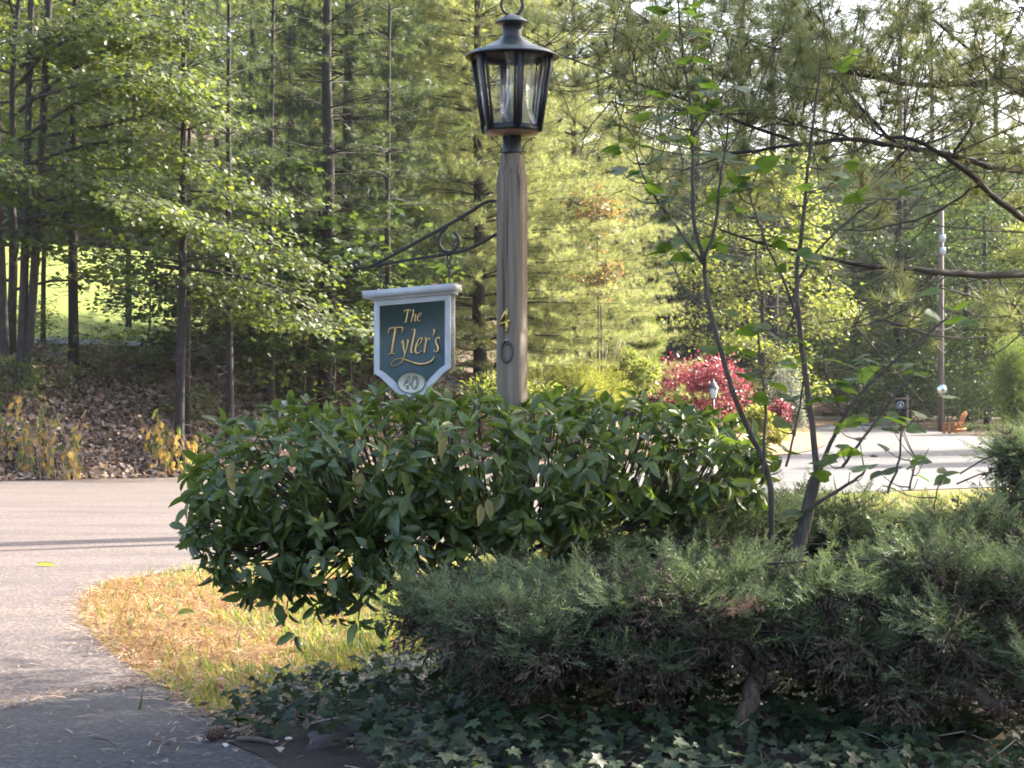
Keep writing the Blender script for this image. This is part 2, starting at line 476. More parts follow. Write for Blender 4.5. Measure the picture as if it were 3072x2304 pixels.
M['orange_leaf'] = leaf_mat('orange red leaf', [(.21, .12, .06), (.25, .14, .08), (.17, .16, .06), (.13, .16, .05), (.12, .15, .05)], .4, (1.6, 1.3, .8), .5)
M['grey_leaf'] = leaf_mat('silvery leaf', [(.20, .23, .19), (.28, .30, .25), (.15, .19, .13)], .3, (1.2, 1.2, .9), .6)
M['arbor'] = leaf_mat('arborvitae spray', [(.06, .11, .025), (.09, .15, .03), (.13, .19, .04)], .35, None, .6)
M['fern'] = leaf_mat('fern frond', [(.04, .085, .03), (.06, .11, .04)], .35, None, .6)
M['litter'] = leaf_mat('dead leaf', [(.10, .066, .052), (.20, .14, .11), (.31, .23, .18), (.42, .33, .27), (.18, .12, .095)], .18, (1.3, 1.1, .9), .75, .25, .7, .4)
M['wither'] = leaf_mat('withered yellow leaf', [(.42, .24, .05), (.50, .33, .08), (.34, .30, .07), (.14, .19, .05)], .4, (1.5, 1.3, .6), .6)
M['wither_green'] = leaf_mat('limp green leaf', [(.06, .11, .03), (.10, .15, .04)], .4, None, .6)
M['straw_stem'] = plain('dry stem', (.30, .22, .12), .8)
M['straw'] = leaf_mat('pine straw', [(.29, .13, .052), (.34, .18, .07), (.39, .24, .10), (.22, .10, .048)], .25, (1.2, 1.1, .8), .7, .2, 1.3, .4)
M['straw_pale'] = leaf_mat('fallen needle', [(.30, .20, .12), (.40, .28, .17)], .1, (1, 1, 1), .7)
M['grass'] = leaf_mat('lawn grass blade', [(.06, .11, .022), (.09, .15, .03), (.135, .175, .04), (.22, .20, .06)], .38, (1.7, 1.7, .6), .55, .3, .9, .3)
M['plume'] = leaf_mat('pale grass plume', [(.5, .45, .33), (.6, .55, .42)], .4, (1.1, 1.1, 1), .8)
M['maple_fallen'] = leaf_mat('ochre fallen leaf', [(.34, .21, .05), (.36, .23, .06)], .3, (1.2, 1.1, .7), .6)
M['cone'] = plain('pine cone scale', (.11, .07, .05), .75, 0, .3, .4, 40)
M['wire'] = plain('cable', (.05, .05, .055), .6)

# ------------------------------------------------------------------ leaf shapes (x across, y along, z up)
def tpl_oval(w=.2, n=5, curl=.16, fold=.07, pk=.85):
    t = np.linspace(0, 1, n); hw = w * np.sin(PI * t ** pk) ** .75
    V = []; 
    for i in range(n): V.append((0, t[i], -curl * t[i] ** 2))
    for i in range(1, n - 1): V.append((-hw[i], t[i], -curl * t[i] ** 2 + fold * hw[i] / w))
    for i in range(1, n - 1): V.append((hw[i], t[i], -curl * t[i] ** 2 + fold * hw[i] / w))
    L = lambda i: n + i - 1
    Rr = lambda i: n + (n - 2) + i - 1
    T = [(0, 1, L(1)), (0, Rr(1), 1)]
    for i in range(1, n - 2):
        T += [(i, i + 1, L(i + 1)), (i, L(i + 1), L(i)), (i, Rr(i), Rr(i + 1)), (i, Rr(i + 1), i + 1)]
    T += [(n - 2, n - 1, L(n - 2)), (n - 2, Rr(n - 2), n - 1)]
    return np.array(V, float), np.array(T)
def tpl_fan(half, centre, cz=.05, rim=0.0, droop=.12):
    pts = [(0, half[0][1])] if half[0][0] == 0 else []
    out = [p for p in half] + [(-x, y) for x, y in reversed(half) if x != 0]
    V = [(0, centre, cz)] + [(x, y, rim - droop * (x * x + max(0, y - centre) ** 2) * 1.5) for x, y in out]
    n = len(out)
    T = [(0, 1 + k, 1 + (k + 1) % n) for k in range(n)]
    return np.array(V, float), np.array(T)
T_OVAL = tpl_oval(.20, 6, .22, .13)
T_OVAL2 = tpl_oval(.23, 6, .38, .10, .8)
T_OVAL3 = tpl_oval(.19, 6, .08, .17)
T_HEART = tpl_fan([(0, 0), (.22, -.09), (.38, .08), (.40, .30), (.26, .62), (.1, .85), (0, 1)], .3, -.05, 0, .2)
T_MAPLE = tpl_fan([(0, 0), (.2, -.05), (.46, .05), (.36, .22), (.60, .48), (.34, .5), (.24, .62), (0, 1)], .33, -.04)
T_IVY = tpl_fan([(0, 0.1), (.14, -.06), (.40, -.08), (.33, .16), (.54, .40), (.26, .46), (.17, .66), (0, 1.0)], .3, -.07, 0, .2)
T_DIA = (np.array([(0, 0, 0), (.32, .45, .06), (0, 1, -.05), (-.32, .45, .06)], float), np.array([(0, 1, 2), (0, 2, 3)]))
T_DRY = (np.array([(0, 0, 0), (.3, .4, .16), (.05, 1, .05), (-.28, .5, .2), (0, .5, -.06)], float), np.array([(0, 1, 4), (1, 2, 4), (2, 3, 4), (3, 0, 4)]))
def tpl_tuft(n, w, spread=(.25, .95), seed=0, back=.15):
    r = np.random.default_rng(seed); V = []; T = []
    for k in range(n):
        a = 2 * PI * (k * .618 % 1); c = r.uniform(*spread)
        d = np.array([math.sin(c) * math.cos(a), math.cos(c), math.sin(c) * math.sin(a)]) * r.uniform(.75, 1.1)
        b = np.array([0, -back * r.uniform(0, 1), 0])
        s = np.cross(d, r.normal(size=3)); s = s / np.linalg.norm(s) * w
        i = len(V); V += [b - s, b + s, b + d]
        T.append((i, i + 1, i + 2))
    return np.array(V), np.array(T)
def tpl_spray(seed, w=.011, sub=7):
    """feathery scale-leaf spray about one unit long"""
    r = np.random.default_rng(seed); V = []; T = []
    def kite(p, d, l, ww):
        d = d / np.linalg.norm(d); s = np.cross(d, r.normal(size=3)); s = s / np.linalg.norm(s) * ww
        i = len(V); V.extend([p, p + d * l * .4 + s, p + d * l, p + d * l * .4 - s]); T.extend([(i, i + 1, i + 2), (i, i + 2, i + 3)])
    ax = lambda t: np.array([.06 * math.sin(3 * t), t, .10 * t * t])
    for k in range(4): kite(ax(k / 4), ax((k + 1) / 4) - ax(k / 4), .27, w)
    for k in range(sub * 2):
        t = .12 + .85 * k / (sub * 2); sd = 1 if k % 2 else -1
        d = np.array([sd * r.uniform(.6, 1), r.uniform(.7, 1.1), r.uniform(-.35, .55)]); l = (.42 - .26 * t) * r.uniform(.8, 1.2)
        p = ax(t); dn = d / np.linalg.norm(d); kite(p, d, l, w)
        for j in range(3):
            q = p + dn * l * (.3 + .25 * j); e = dn + r.normal(size=3) * .55
            kite(q, e, l * .38, w * .95)
    return np.array(V), np.array(T)
TUFT_FAR = tpl_tuft(12, .028, (.25, 1.2), 1)
TUFT_MID = tpl_tuft(16, .020, (.2, 1.15), 2)
TUFT_NEAR = tpl_tuft(46, .0155, (.15, 1.7), 3, .25)
SPRAYS = [tpl_spray(s) for s in (1, 2, 3)]
SPRAY_FAR = tpl_spray(5, .03, 3)

def leaf_rot(pos_dir, tilt=.5, up=(0, 0, 1)):
    n = len(pos_dir)
    nr = np.array(up, float) + rng.normal(size=(n, 3)) * tilt
    return frames(pos_dir, nr)
def in_ellipsoid_shell(n, c, r, lo=.75, hi=1.03):
    d = rdirs(n); q = rng.uniform(lo, hi, (n, 1))
    return np.asarray(c) + d * q * np.asarray(r), d

# ================================================================== THE SETTING
def ground_sheet():
    def axis(segs):
        a = []
        for lo, hi, st in segs: a += list(np.arange(lo, hi, st))
        return np.array(a + [segs[-1][1]])
    xs = axis([(-320, -60, 10), (-60, -18, 1.5), (-18, -3, .5), (-3, 4, .25), (4, 24, .6), (24, 70, 2), (70, 320, 10)])
    ys = axis([(-60, -4, 4), (-4, 4, 1), (4, 12, .25), (12, 40, 1), (40, 66, .5), (66, 110, 1.5), (110, 500, 10)])
    X, Y = np.meshgrid(xs, ys)
    Z = terrain(X, Y)
    lit = (Y - bank_y(X) > 1.5) & (X < 0)
    Z = Z + np.where(lit, .05 * np.sin(X * 3.1) * np.cos(Y * 2.7), 0)
    nx, ny = len(xs), len(ys)
    i = np.arange(ny - 1)[:, None]; j = np.arange(nx - 1)[None, :]
    Q = np.stack([i * nx + j, i * nx + j + 1, (i + 1) * nx + j + 1, (i + 1) * nx + j], -1).reshape(-1, 4)
    g = Geo(); g.add(np.stack([X, Y, Z], -1).reshape(-1, 3), None, Q)
    return g.build('ground', M['soil'], None, True, 'structure')
ground_sheet()

NEAR_EDGE = np.array([G(*p)[:2] for p in [(780, 2225), (631, 2166), (457, 2057), (308, 1952), (234, 1858), (239, 1803), (348, 1751), (621, 1706)]])
ROAD_NEAR = np.array([G(*p)[:2] for p in [(1000, 1662), (1500, 1625), (2000, 1545), (2330, 1494), (2640, 1478), (3072, 1462)]])
BED_EDGE = np.array([G(*p)[:2] for p in [(2250, 1374), (2380, 1366), (2470, 1345), (2492, 1318), (2440, 1296), (2400, 1275), (2395, 1258)]])
FAR_RIGHT = np.array([G(*p)[:2] for p in [(2445, 1249), (2520, 1256), (2640, 1270), (2760, 1287), (2840, 1301), (2960, 1314), (3072, 1324)]])
DRIVE = np.vstack([[(0.9, -8), (.6, 0), (-.2, 4), (-.7, 6.6)], NEAR_EDGE, ROAD_NEAR, [(13, 40), (50, 48), (50, 92)],
                   FAR_RIGHT[::-1], BED_EDGE[::-1], [(5.2, 58.6), (3.2, 57.2), (1, 55.6), (-3, 51.8), (-7.7, 47.1), (-10.9, 43.9), (-20, 34.8), (-40, 28), (-40, -8)]])
ROAD_POLY = smooth_loop(DRIVE, 1)
region('driveway', ROAD_POLY, 1.0, .022, M['driveway'])
R2 = np.vstack([ROAD_NEAR[1:], [(13, 40), (50, 48), (50, 91)], FAR_RIGHT[::-1] - [0, .15], BED_EDGE[::-1], [(5.2, 58.4), (3.6, 50), (1.2, 34)]])
region('road', R2, 1.0, .027, M['road'])
# the newer asphalt nearest the camera, with a ragged seam
seam = [G(*p)[:2] for p in [(-900, 2240), (0, 2150), (90, 2128), (200, 2105), (300, 2088), (400, 2076), (462, 2066)]]
apron = np.vstack([seam, [G(640, 2172)[:2], G(790, 2232)[:2], (-.68, 6.6), (-.2, 4), (.6, 0), (.9, -8), (-9, -8)]])
apron = np.array([(x + .006 * math.sin(9 * y), y + .01 * math.sin(23 * x)) for x, y in apron])
region('driveway_apron', apron, .5, .029, M['apron'])
lawn = [(-70, 60), (-70, 44)] + [(x, float(bank_y(x)) + 9.5 + .4 * math.sin(x)) for x in np.arange(-40, -3.5, 1.2)] + [(-3, 66), (-3, 92), (-12, 96), (-40, 92)]
region('lawn', smooth_loop(lawn, 1), 1.0, .06, M['lawn'])
pl = np.array([(x, float(bank_y(x)) + 10.6 + .5 * math.sin(.6 * x) - max(0, x + 12) * .45) for x in np.arange(-26, 0, 1)])
region('path', np.vstack([pl, pl[::-1] + [0, 2.2]]), .5, .12, M['path'])
bedl = np.vstack([BED_EDGE, [(20, 120), (13, 100), (5, 75), (5.4, 60)]])
region('garden_bed', smooth_loop(bedl, 1), 1.0, .05, ground_mat('mulched garden bed', [(.3, (.16, .08, .05)), (.5, (.27, .16, .09)), (.7, (.24, .22, .08))], 1.1, 30))
GRASS_POLY = np.vstack([NEAR_EDGE, ROAD_NEAR, [(12, 30), (9, 14), (6, 11.5), (1.5, 10), (-.1, 9.3), (-.9, 8.5), (-1.05, 7.6)]])
region('verge', smooth_loop(GRASS_POLY, 1), .35, .012, M['turf'])
BED_POLY = np.array([(-.98, 7.05), (-1.12, 7.5), (-.9, 8.6), (-.1, 9.4), (1.5, 10.1), (4, 11), (6, 11), (6, 3), (.3, 3.5), (-.5, 5.8), (-.78, 6.6)])
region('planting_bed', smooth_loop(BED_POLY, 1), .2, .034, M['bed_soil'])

# ================================================================== LAMP POST
PA = R_(19)
def on_plane(px, py, off):
    """(u, z) of a sight line on the vertical plane through the post, off metres towards its front"""
    u = np.array([math.cos(PA), -math.sin(PA), 0]); n = np.array([-math.sin(PA), -math.cos(PA), 0])
    d = ray(px, py); o = np.array([0, 7.75, 0]) + n * off
    t = ((o - CAM) @ n) / (d @ n); p = CAM + t * d
    return float((p - o) @ u), float(p[2])
post = thing('lamp_post', 'weathered square wooden lamp post topped by a black hexagonal lantern', 'lamp post', (0, 7.75, TZ(0, 7.75)))
post.rotation_euler = (0, 0, -PA)
pz = post.location.z
g = Geo()   # post: square, chamfered edges, tapered neck
hw = .047; ch = .006
ring = [(hw, -hw + ch), (hw, hw - ch), (hw - ch, hw), (-hw + ch, hw), (-hw, hw - ch), (-hw, -hw + ch), (-hw + ch, -hw), (hw - ch, -hw)]
lv = [(-.3, 1), (.4, 1), (.9, 1.0), (1.4, 1.0), (2.025 - pz, 1.0), (2.045 - pz, .985), (2.075 - pz, .88), (2.128 - pz, .74), (2.137 - pz, .72)]
V = []; Q = []
for z, s in lv:
    for x, y in ring: V.append((x * s, y * s, z))
for i in range(len(lv) - 1):
    for k in range(8): Q.append((i * 8 + k, i * 8 + (k + 1) % 8, i * 8 + 8 + (k + 1) % 8, i * 8 + 8 + k))
b = (len(lv) - 1) * 8
g.add(V, [(b, b + k, b + k + 1) for k in range(1, 7)], Q)
g.build('post', M['post'], post)
def stroke(g, pts, wid, y0, y1, closed=False, it=2):
    """a flat raised stroke in the (u, z) plane of its parent, from y0 (back) to y1 (front)"""
    pts = np.asarray(pts, float); wid = np.full(len(pts), wid) if np.isscalar(wid) else np.asarray(wid, float)
    A = np.column_stack([pts, wid])
    A = smooth_loop(A, it) if closed else (smooth_line(A, it) if len(A) > 2 else A)
    p, w = A[:, :2], A[:, 2] / 2
    if closed: t = np.roll(p, -1, 0) - np.roll(p, 1, 0)
    else: t = np.gradient(p, axis=0)
    t /= np.linalg.norm(t, axis=1)[:, None] + 1e-9
    nn = np.stack([-t[:, 1], t[:, 0]], -1)
    a, c = p + nn * w[:, None], p - nn * w[:, None]
    n = len(p); V = np.zeros((4 * n, 3))
    for k, (q, y) in enumerate(((a, y1), (c, y1), (c, y0), (a, y0))):
        V[k * n:(k + 1) * n, 0] = q[:, 0]; V[k * n:(k + 1) * n, 2] = q[:, 1]; V[k * n:(k + 1) * n, 1] = y
    Q = []
    m = n if closed else n - 1
    for i in range(m):
        j = (i + 1) % n
        for k in range(4):
            k2 = (k + 1) % 4
            Q.append((k * n + i, k * n + j, k2 * n + j, k2 * n + i))
    if not closed:
        Q += [(0, n, 2 * n, 3 * n), (n - 1, 4 * n - 1, 3 * n - 1, 2 * n - 1)]
    g.add(V, None, Q)
def post_px(x, y):      # position on the post front, from an enlarged crop of the numbers
    u, z = on_plane(1480 + x / 7.54, 900 + y / 7.54, .047)
    return u, z - pz
g = Geo()
fy = -.0475
stroke(g, [post_px(320, 190), post_px(300, 470)], .0058, fy, fy - .008)
stroke(g, [post_px(300, 470), post_px(318, 560), post_px(300, 740)], [.0058, .011, .0035], fy, fy - .008, it=1)
stroke(g, [post_px(300, 215), post_px(150, 530)], .0066, fy, fy - .0078)
stroke(g, [post_px(135, 545), post_px(260, 515), post_px(380, 465)], [.007, .006, .011], fy, fy - .0076, it=1)
n4 = g.build('house_number', M['brass'], post)
n4['label'] = 'brass number 4'
g = Geo()
cx, cyy = 305, 1165
stroke(g, [post_px(cx + 125 * math.sin(a), cyy - 240 * math.cos(a)) for a in np.linspace(0, 2 * PI, 16, endpoint=False)],
       [.0045 + .0045 * max(0, -math.cos(a)) + .002 * abs(math.sin(a)) for a in np.linspace(0, 2 * PI, 16, endpoint=False)], fy, fy - .007, True, 1)
n0 = g.build('house_number', M['dull_metal'], post); n0['label'] = 'tarnished dark number 0'
for (x, y), m in (((305, 640), 'black_metal'), ((290, 222), 'black_metal'), ((303, 912), 'pebble'), ((320, 1003), 'black_metal')):
    u, z = post_px(x, y); g = Geo()
    rr = .0028
    V = [(u + rr * math.cos(a), fy - (.0092 if m == 'pebble' else .0086), z + rr * math.sin(a)) for a in np.linspace(0, 2 * PI, 10, endpoint=False)] + [(u, fy - .0098, z)]
    W = [(q[0], fy, q[2]) for q in V[:10]]
    g.add(V + W, [(10, (k + 1) % 10, k) for k in range(10)], [(k, (k + 1) % 10, 11 + (k + 1) % 10, 11 + k) for k in range(10)])
    g.build('screw', M[m], post, True)

# lantern: a part of the post; its frame, panes, roof, ring and scrolls are the pieces
L0 = 2.137 - pz
def lz(py): return on_plane(1536, py, 0)[1] - pz
zb, zt = lz(398), lz(163)
rb, rt = .112, .158
HA = -PI / 2 + R_(11) + PA       # one edge turned 11 degrees to the right of the line of sight
g = Geo()
g.lathe([(.0, L0), (.0385, L0), (.0385, L0 + .012), (.0355, L0 + .016), (.0355, zb + .004), (0, zb + .004)], 32)
lan = g.build('lantern', M['black_metal'], post, False)
hexv = lambda r, k: (r * math.cos(HA + k * PI / 3), r * math.sin(HA + k * PI / 3))
def bar(g, a, b, w, t):
    a = np.array(a, float); b = np.array(b, float); d = b - a; l = np.linalg.norm(d); d /= l
    o = np.array([(a + b)[0], (a + b)[1], 0]); o /= np.linalg.norm(o) + 1e-9
    x = np.cross(d, o); x /= np.linalg.norm(x); o = np.cross(x, d)
    g.box((a + b) / 2, (w, t, l), np.stack([x, o, d], -1))
for k in range(6):
    g = Geo()
    (x0, y0), (x1, y1) = hexv(rb, k), hexv(rt, k)
    bar(g, (x0, y0, zb), (x1, y1, zt), .016, .011)
    g.build('frame_post', M['black_metal'], lan)
    g = Geo()
    for r, z, w in ((rb, zb + .012, .024), (rt - .001, zt - .006, .02)):
        a, c = hexv(r * .985, k), hexv(r * .985, k + 1)
        A = np.array([a[0], a[1], z]); B = np.array([c[0], c[1], z]); d = (B - A) / np.linalg.norm(B - A)
        ou = np.cross(d, (0, 0, 1)); g.box((A + B) / 2, (np.linalg.norm(B - A), .009, w), np.stack([d, ou, (0, 0, 1)], -1))
    # inner rebates beside the panes
    for s in (0, 1):
        a0, c0 = np.array(hexv(rb * .97, k)), np.array(hexv(rb * .97, k + 1)); a1, c1 = np.array(hexv(rt * .97, k)), np.array(hexv(rt * .97, k + 1))
        f = .115 if s == 0 else .885
        q0 = a0 + (c0 - a0) * f; q1 = a1 + (c1 - a1) * f
        bar(g, (q0[0], q0[1], zb), (q1[0], q1[1], zt), .009, .005)
    g.build('frame_rail', M['black_metal'], lan)
    g = Geo()
    a0, c0 = np.array(hexv(rb * .955, k)), np.array(hexv(rb * .955, k + 1)); a1, c1 = np.array(hexv(rt * .955, k)), np.array(hexv(rt * .955, k + 1))
    nrm = np.array([*(a0 + c0), 0]); nrm = nrm / np.linalg.norm(nrm) * .002
    V = [(a0[0], a0[1], zb + .01), (c0[0], c0[1], zb + .01), (c1[0], c1[1], zt - .005), (a1[0], a1[1], zt - .005)]
    V2 = [tuple(np.array(v) - nrm) for v in V]
    g.add(V + V2, None, [(0, 1, 2, 3), (7, 6, 5, 4), (0, 4, 5, 1), (1, 5, 6, 2), (2, 6, 7, 3), (3, 7, 4, 0)])
    g.build('pane', M['pane'], lan)
g = Geo()  # copper coloured bottom tray
hx = [hexv(rb * 1.02, k) for k in range(6)]; hx2 = [hexv(.036, k) for k in range(6)]
V = [(x, y, zb - .002) for x, y in hx] + [(x, y, zb - .014) for x, y in hx2] + [(x, y, zb + .003) for x, y in hx] + [(x, y, zb - .009) for x, y in hx2]
g.add(V, None, [(k, 6 + k, 6 + (k + 1) % 6, (k + 1) % 6) for k in range(6)] + [(12 + k, 12 + (k + 1) % 6, 18 + (k + 1) % 6, 18 + k) for k in range(6)] + [(k, (k + 1) % 6, 12 + (k + 1) % 6, 12 + k) for k in range(6)])
g.build('tray', M['copper'], lan)
zr = lz(168); zn = lz(111)
prof = []
for t in np.linspace(0, 1, 12):      # bell shaped roof
    prof.append((.038 + (.176 - .038) * t, zn - (zn - zr) * (t ** .78) ))
prof = prof[:9] + [(prof[9][0], prof[9][1] + .004), (prof[9][0] + .003, prof[9][1])] + prof[10:]
prof += [(.1775, zr - .004), (.1765, zr - .006)]
inner = [(r - .002, z - .004) for r, z in prof[::-1][2:]]
g = Geo(); g.lathe(prof, 48); roof = g.build('roof', M['roof_metal'], lan, True)
g = Geo(); g.lathe(inner, 48); u_ = g.build('roof_lining', M['copper'], lan, True)
zc = lz(66)
g = Geo(); g.lathe([(.0365, zn - .006), (.0365, zc - .002), (.034, zc - .002)], 32); g.build('chimney', M['black_metal'], lan, True)
g = Geo(); g.lathe([(.036, zc - .012), (.064, zc - .005), (.066, zc - .003), (.062, zc), (.045, zc + .012), (.03, zc + .022), (.012, zc + .027), (0.0, zc + .028)], 36)
g.build('cap', M['roof_metal'], lan, True)
g = Geo()
rr = .0415
g.tube([(rr * math.cos(a) * .85, rr * math.cos(a) * .5, zc + .066 + rr * math.sin(a)) for a in np.linspace(0, 2 * PI, 41)], .0058, 10, False)
g.build('ring', M['black_metal'], lan, True)
g = Geo()   # lamp glass inside
g.lathe([(.018, zb + .022), (.02, zb + .04), (.042, zb + .075), (.05, zb + .1), (.046, zb + .125), (.03, zb + .16), (.022, zb + .2), (.019, zb + .24)], 24)
g.build('lamp_glass', M['bulb'], lan, True)
g = Geo(); g.lathe([(0, zb + .004), (.03, zb + .004), (.03, zb + .02), (.02, zb + .024), (0, zb + .024)], 20)
g.lathe([(0.0, zb + .024), (.008, zb + .024), (.008, zb + .05), (0, zb + .052)], 12)
g.build('burner', M['black_metal'], lan, True)
for k in range(4):     # scroll brackets under the tray
    a = k * PI / 2 + R_(8); ca, sa = math.cos(a), math.sin(a); g = Geo()
    z1 = zb - .016; z0 = L0 + .018; r1 = .075
    pts = [(.038, z0), (.05, z0 + .02), (.066, z1 - .012), (r1, z1 - .004)]
    g.tube([(r * ca, r * sa, z) for r, z in smooth_line(pts, 2)], .0022, 6)
    for (rc, zc2, R0, s) in ((r1 + .004, z1 - .010, .0075, 1), (.0455, z0 - .006, .007, -1)):
        g.tube([((rc + R0 * (1 - q * .6) * math.cos(s * q * 5)) * ca, (rc + R0 * (1 - q * .6) * math.cos(s * q * 5)) * sa, zc2 + R0 * (1 - q * .6) * math.sin(s * q * 5)) for q in np.linspace(0, 1, 14)], .002, 5)
    g.build('scroll', M['iron'], lan, True)

# ================================================================== BRACKET AND HANGING SIGN
def zp(x, y, off=0.0):       # enlarged crop of the sign and its bracket
    return on_plane(1050 + x / 2.37, 500 + y / 2.37, off)
bracket = thing('sign_bracket', 'scrolled black iron bracket fixed to the left side of the lamp post', 'bracket', (0, 7.75, 0))
bracket.rotation_euler = (0, 0, -PA)
def flat_bar(pts, w=.02, t=.0105, it=2):
    """a flat iron strap: its width lies across the plane of the bracket"""
    p = smooth_line(np.array(pts, float), it); g = Geo()
    tg = np.gradient(p, axis=0); tg /= np.linalg.norm(tg, axis=1)[:, None] + 1e-9
    nn = np.stack([-tg[:, 1], tg[:, 0]], -1) * t / 2
    n = len(p); V = np.zeros((4 * n, 3))
    for k, (q, y) in enumerate(((p + nn, -w / 2), (p - nn, -w / 2), (p - nn, w / 2), (p + nn, w / 2))):
        V[k * n:(k + 1) * n, 0] = q[:, 0]; V[k * n:(k + 1) * n, 2] = q[:, 1]; V[k * n:(k + 1) * n, 1] = y
    Q = [(k * n + i, k * n + i + 1, ((k + 1) % 4) * n + i + 1, ((k + 1) % 4) * n + i) for i in range(n - 1) for k in range(4)]
    Q += [(0, n, 2 * n, 3 * n), (n - 1, 4 * n - 1, 3 * n - 1, 2 * n - 1)]
    g.add(V, None, Q); return g
cu, cz_ = zp(702, 532); rr = .041
arc = [(cu + rr * math.cos(a), cz_ + rr * math.sin(a)) for a in np.linspace(R_(170), R_(415), 14)]
up = [zp(1028, 246), zp(985, 246), zp(930, 270), zp(860, 322), zp(760, 382), zp(690, 425)]
flat_bar([(-.046, zp(1028, 246)[1]), zp(1028, 246), zp(985, 246), zp(930, 270), zp(860, 322), zp(640, 448), zp(400, 580), zp(210, 680), zp(150, 708)], .016).build('upper_bar', M['iron'], bracket)
flat_bar([zp(690, 428), zp(648, 470)] + arc, .016).build('scroll', M['iron'], bracket)
tip = [(zp(52, 688)[0] + .0145 * (1 - q * .45) * math.cos(-1.6 - q * 5.5), zp(52, 688)[1] + .0145 * (1 - q * .45) * math.sin(-1.6 - q * 5.5)) for q in np.linspace(0, 1, 14)]
flat_bar([(-.046, zp(1028, 475)[1]), zp(1028, 485), zp(960, 528), zp(860, 580), zp(760, 612), zp(600, 636), zp(300, 682), zp(150, 714), zp(80, 722)] + tip, .016).build('lower_bar', M['iron'], bracket)
def link_ring(g, c, r, w, plane):
    pts = [(c[0] + (r * math.cos(a) if plane == 'u' else 0), (0 if plane == 'u' else r * math.cos(a)), c[1] + r * 1.35 * math.sin(a)) for a in np.linspace(0, 2 * PI, 17)]
    g.tube(pts, w, 5, False)
for xx, y0, y1 in ((215, 712, 878), (706, 626, 828)):
    (u0, z0), (u1, z1) = zp(xx, y0), zp(xx, y1)
    g = Geo(); h = (z0 - z1) / 4
    s8 = [(u0 + .0085 * math.sin(q), 0, z0 - h * 1.0 + h * .95 * math.cos(q / 2)) for q in np.linspace(0, 4 * PI, 33)]
    g.tube(s8, .0032, 6); g.build('hook', M['iron'], bracket, True)
    g = Geo(); link_ring(g, (u0, z0 - h * 2.55), .0085, .003, 'y')
    g.tube([(u0, 0, z0 - h * 3.05), (u0, 0, z1 - .004)], .0034, 6); g.build('eye_bolt', M['iron'], bracket, True)

SIGN_T = .026
TILT = .060         # the sign hangs a little lower on its left
sign = thing('hanging_sign', 'grey framed dark green house sign with gold lettering hanging beside the post', 'sign', (0, 7.75, 0))
sign.rotation_euler = (0, 0, -PA)
sp = lambda x, y: on_plane(1130 + x / 5.53, 890 + y / 5.53, SIGN_T)     # crop of the sign face
uL, uR = -.550, -.2375
zT, zS, zB = 1.6135, 1.326, 1.222
um = (uL + uR) / 2
tl = lambda pts: [(u, z + (u - um) * TILT) for u, z in pts]
def curve_side(sgn, u_side, u_bot, zs, zb_, n=10):
    """the ogee that runs from a shoulder down to the point"""
    out = []
    for t in np.linspace(0, 1, n):
        e = t * t * (3 - 2 * t)
        out.append((u_side + (u_bot - u_side) * (0.35 * t + .65 * (1 - (1 - t) ** 1.5) * t ** .25 if False else t), zs + (zb_ - zs) * (.55 * t + .45 * e)))
    return out
outer = [(uL, zT), (uL, zS)] + curve_side(1, uL, um - .03, zS, zB)[1:] + [(um, zB - .012)] + curve_side(1, uR, um + .03, zS, zB)[::-1][:-1] + [(uR, zS), (uR, zT)]
outer = tl(outer)
b_ = .022
inn = [(uL + b_, zT - .031), (uL + b_, zS + .012)] + curve_side(1, uL + b_, um - .022, zS + .012, zB + .03)[1:] + [(um, zB + .022)] + curve_side(1, uR - b_, um + .022, zS + .012, zB + .03)[::-1][:-1] + [(uR - b_, zS + .012), (uR - b_, zT - .031)]
inn = tl(inn)
g = Geo(); g.prism(outer, -SIGN_T + .006, SIGN_T - .006); board = g.build('board', M['sign_green'], sign)
g = Geo()
for y0, y1 in ((-SIGN_T, -SIGN_T + .007), (SIGN_T, SIGN_T - .007)):   # frame: ring between the two outlines
    n = len(outer); assert n == len(inn)
    V = [(x, y, z) for y in (y0, y1) for x, z in outer] + [(x, y, z) for y in (y0, y1) for x, z in inn]
    Q = []
    for k in range(n):
        j = (k + 1) % n
        if k == n - 1: j = 0
        Q += [(k, j, 2 * n + j, 2 * n + k), (2 * n + k, 2 * n + j, 3 * n + j, 3 * n + k)]
    g.add(V, None, Q)
V = [(x, y, z) for y in (-SIGN_T, SIGN_T) for x, z in outer]
g.add(V, None, [(k, (k + 1) % n, n + (k + 1) % n, n + k) for k in range(n)])
g.build('frame', M['white_paint'], sign)
g = Geo(); c0 = um; ct_, st_ = 1 / math.hypot(1, TILT), TILT / math.hypot(1, TILT)
RT = np.array([(ct_, 0, -st_), (0, 1, 0), (st_, 0, ct_)])
g.box((-.4035, 0, zT + .0155 + (-.4035 - um) * TILT), (.368, .104, .027), RT); g.box((c0, 0, zT - .0035), (uR - uL + .018, .072, .012), RT)
g.build('cap', M['white_paint'], sign)
g = Geo()
ou, oz = -.394, 1.2795
ov = lambda r: [(ou + .0555 * r * math.cos(a), oz + .0395 * r * math.sin(a)) for a in np.linspace(0, 2 * PI, 40, endpoint=False)]
g.prism(ov(1), -SIGN_T - .004, -SIGN_T + .008); g.build('oval_plate', M['cream'], sign)
g = Geo(); stroke(g, ov(1.0), .0022, -SIGN_T - .0025, -SIGN_T - .0046, True, 0); g.build('oval_rim', M['black_paint'], sign)
FY = -SIGN_T + .0062
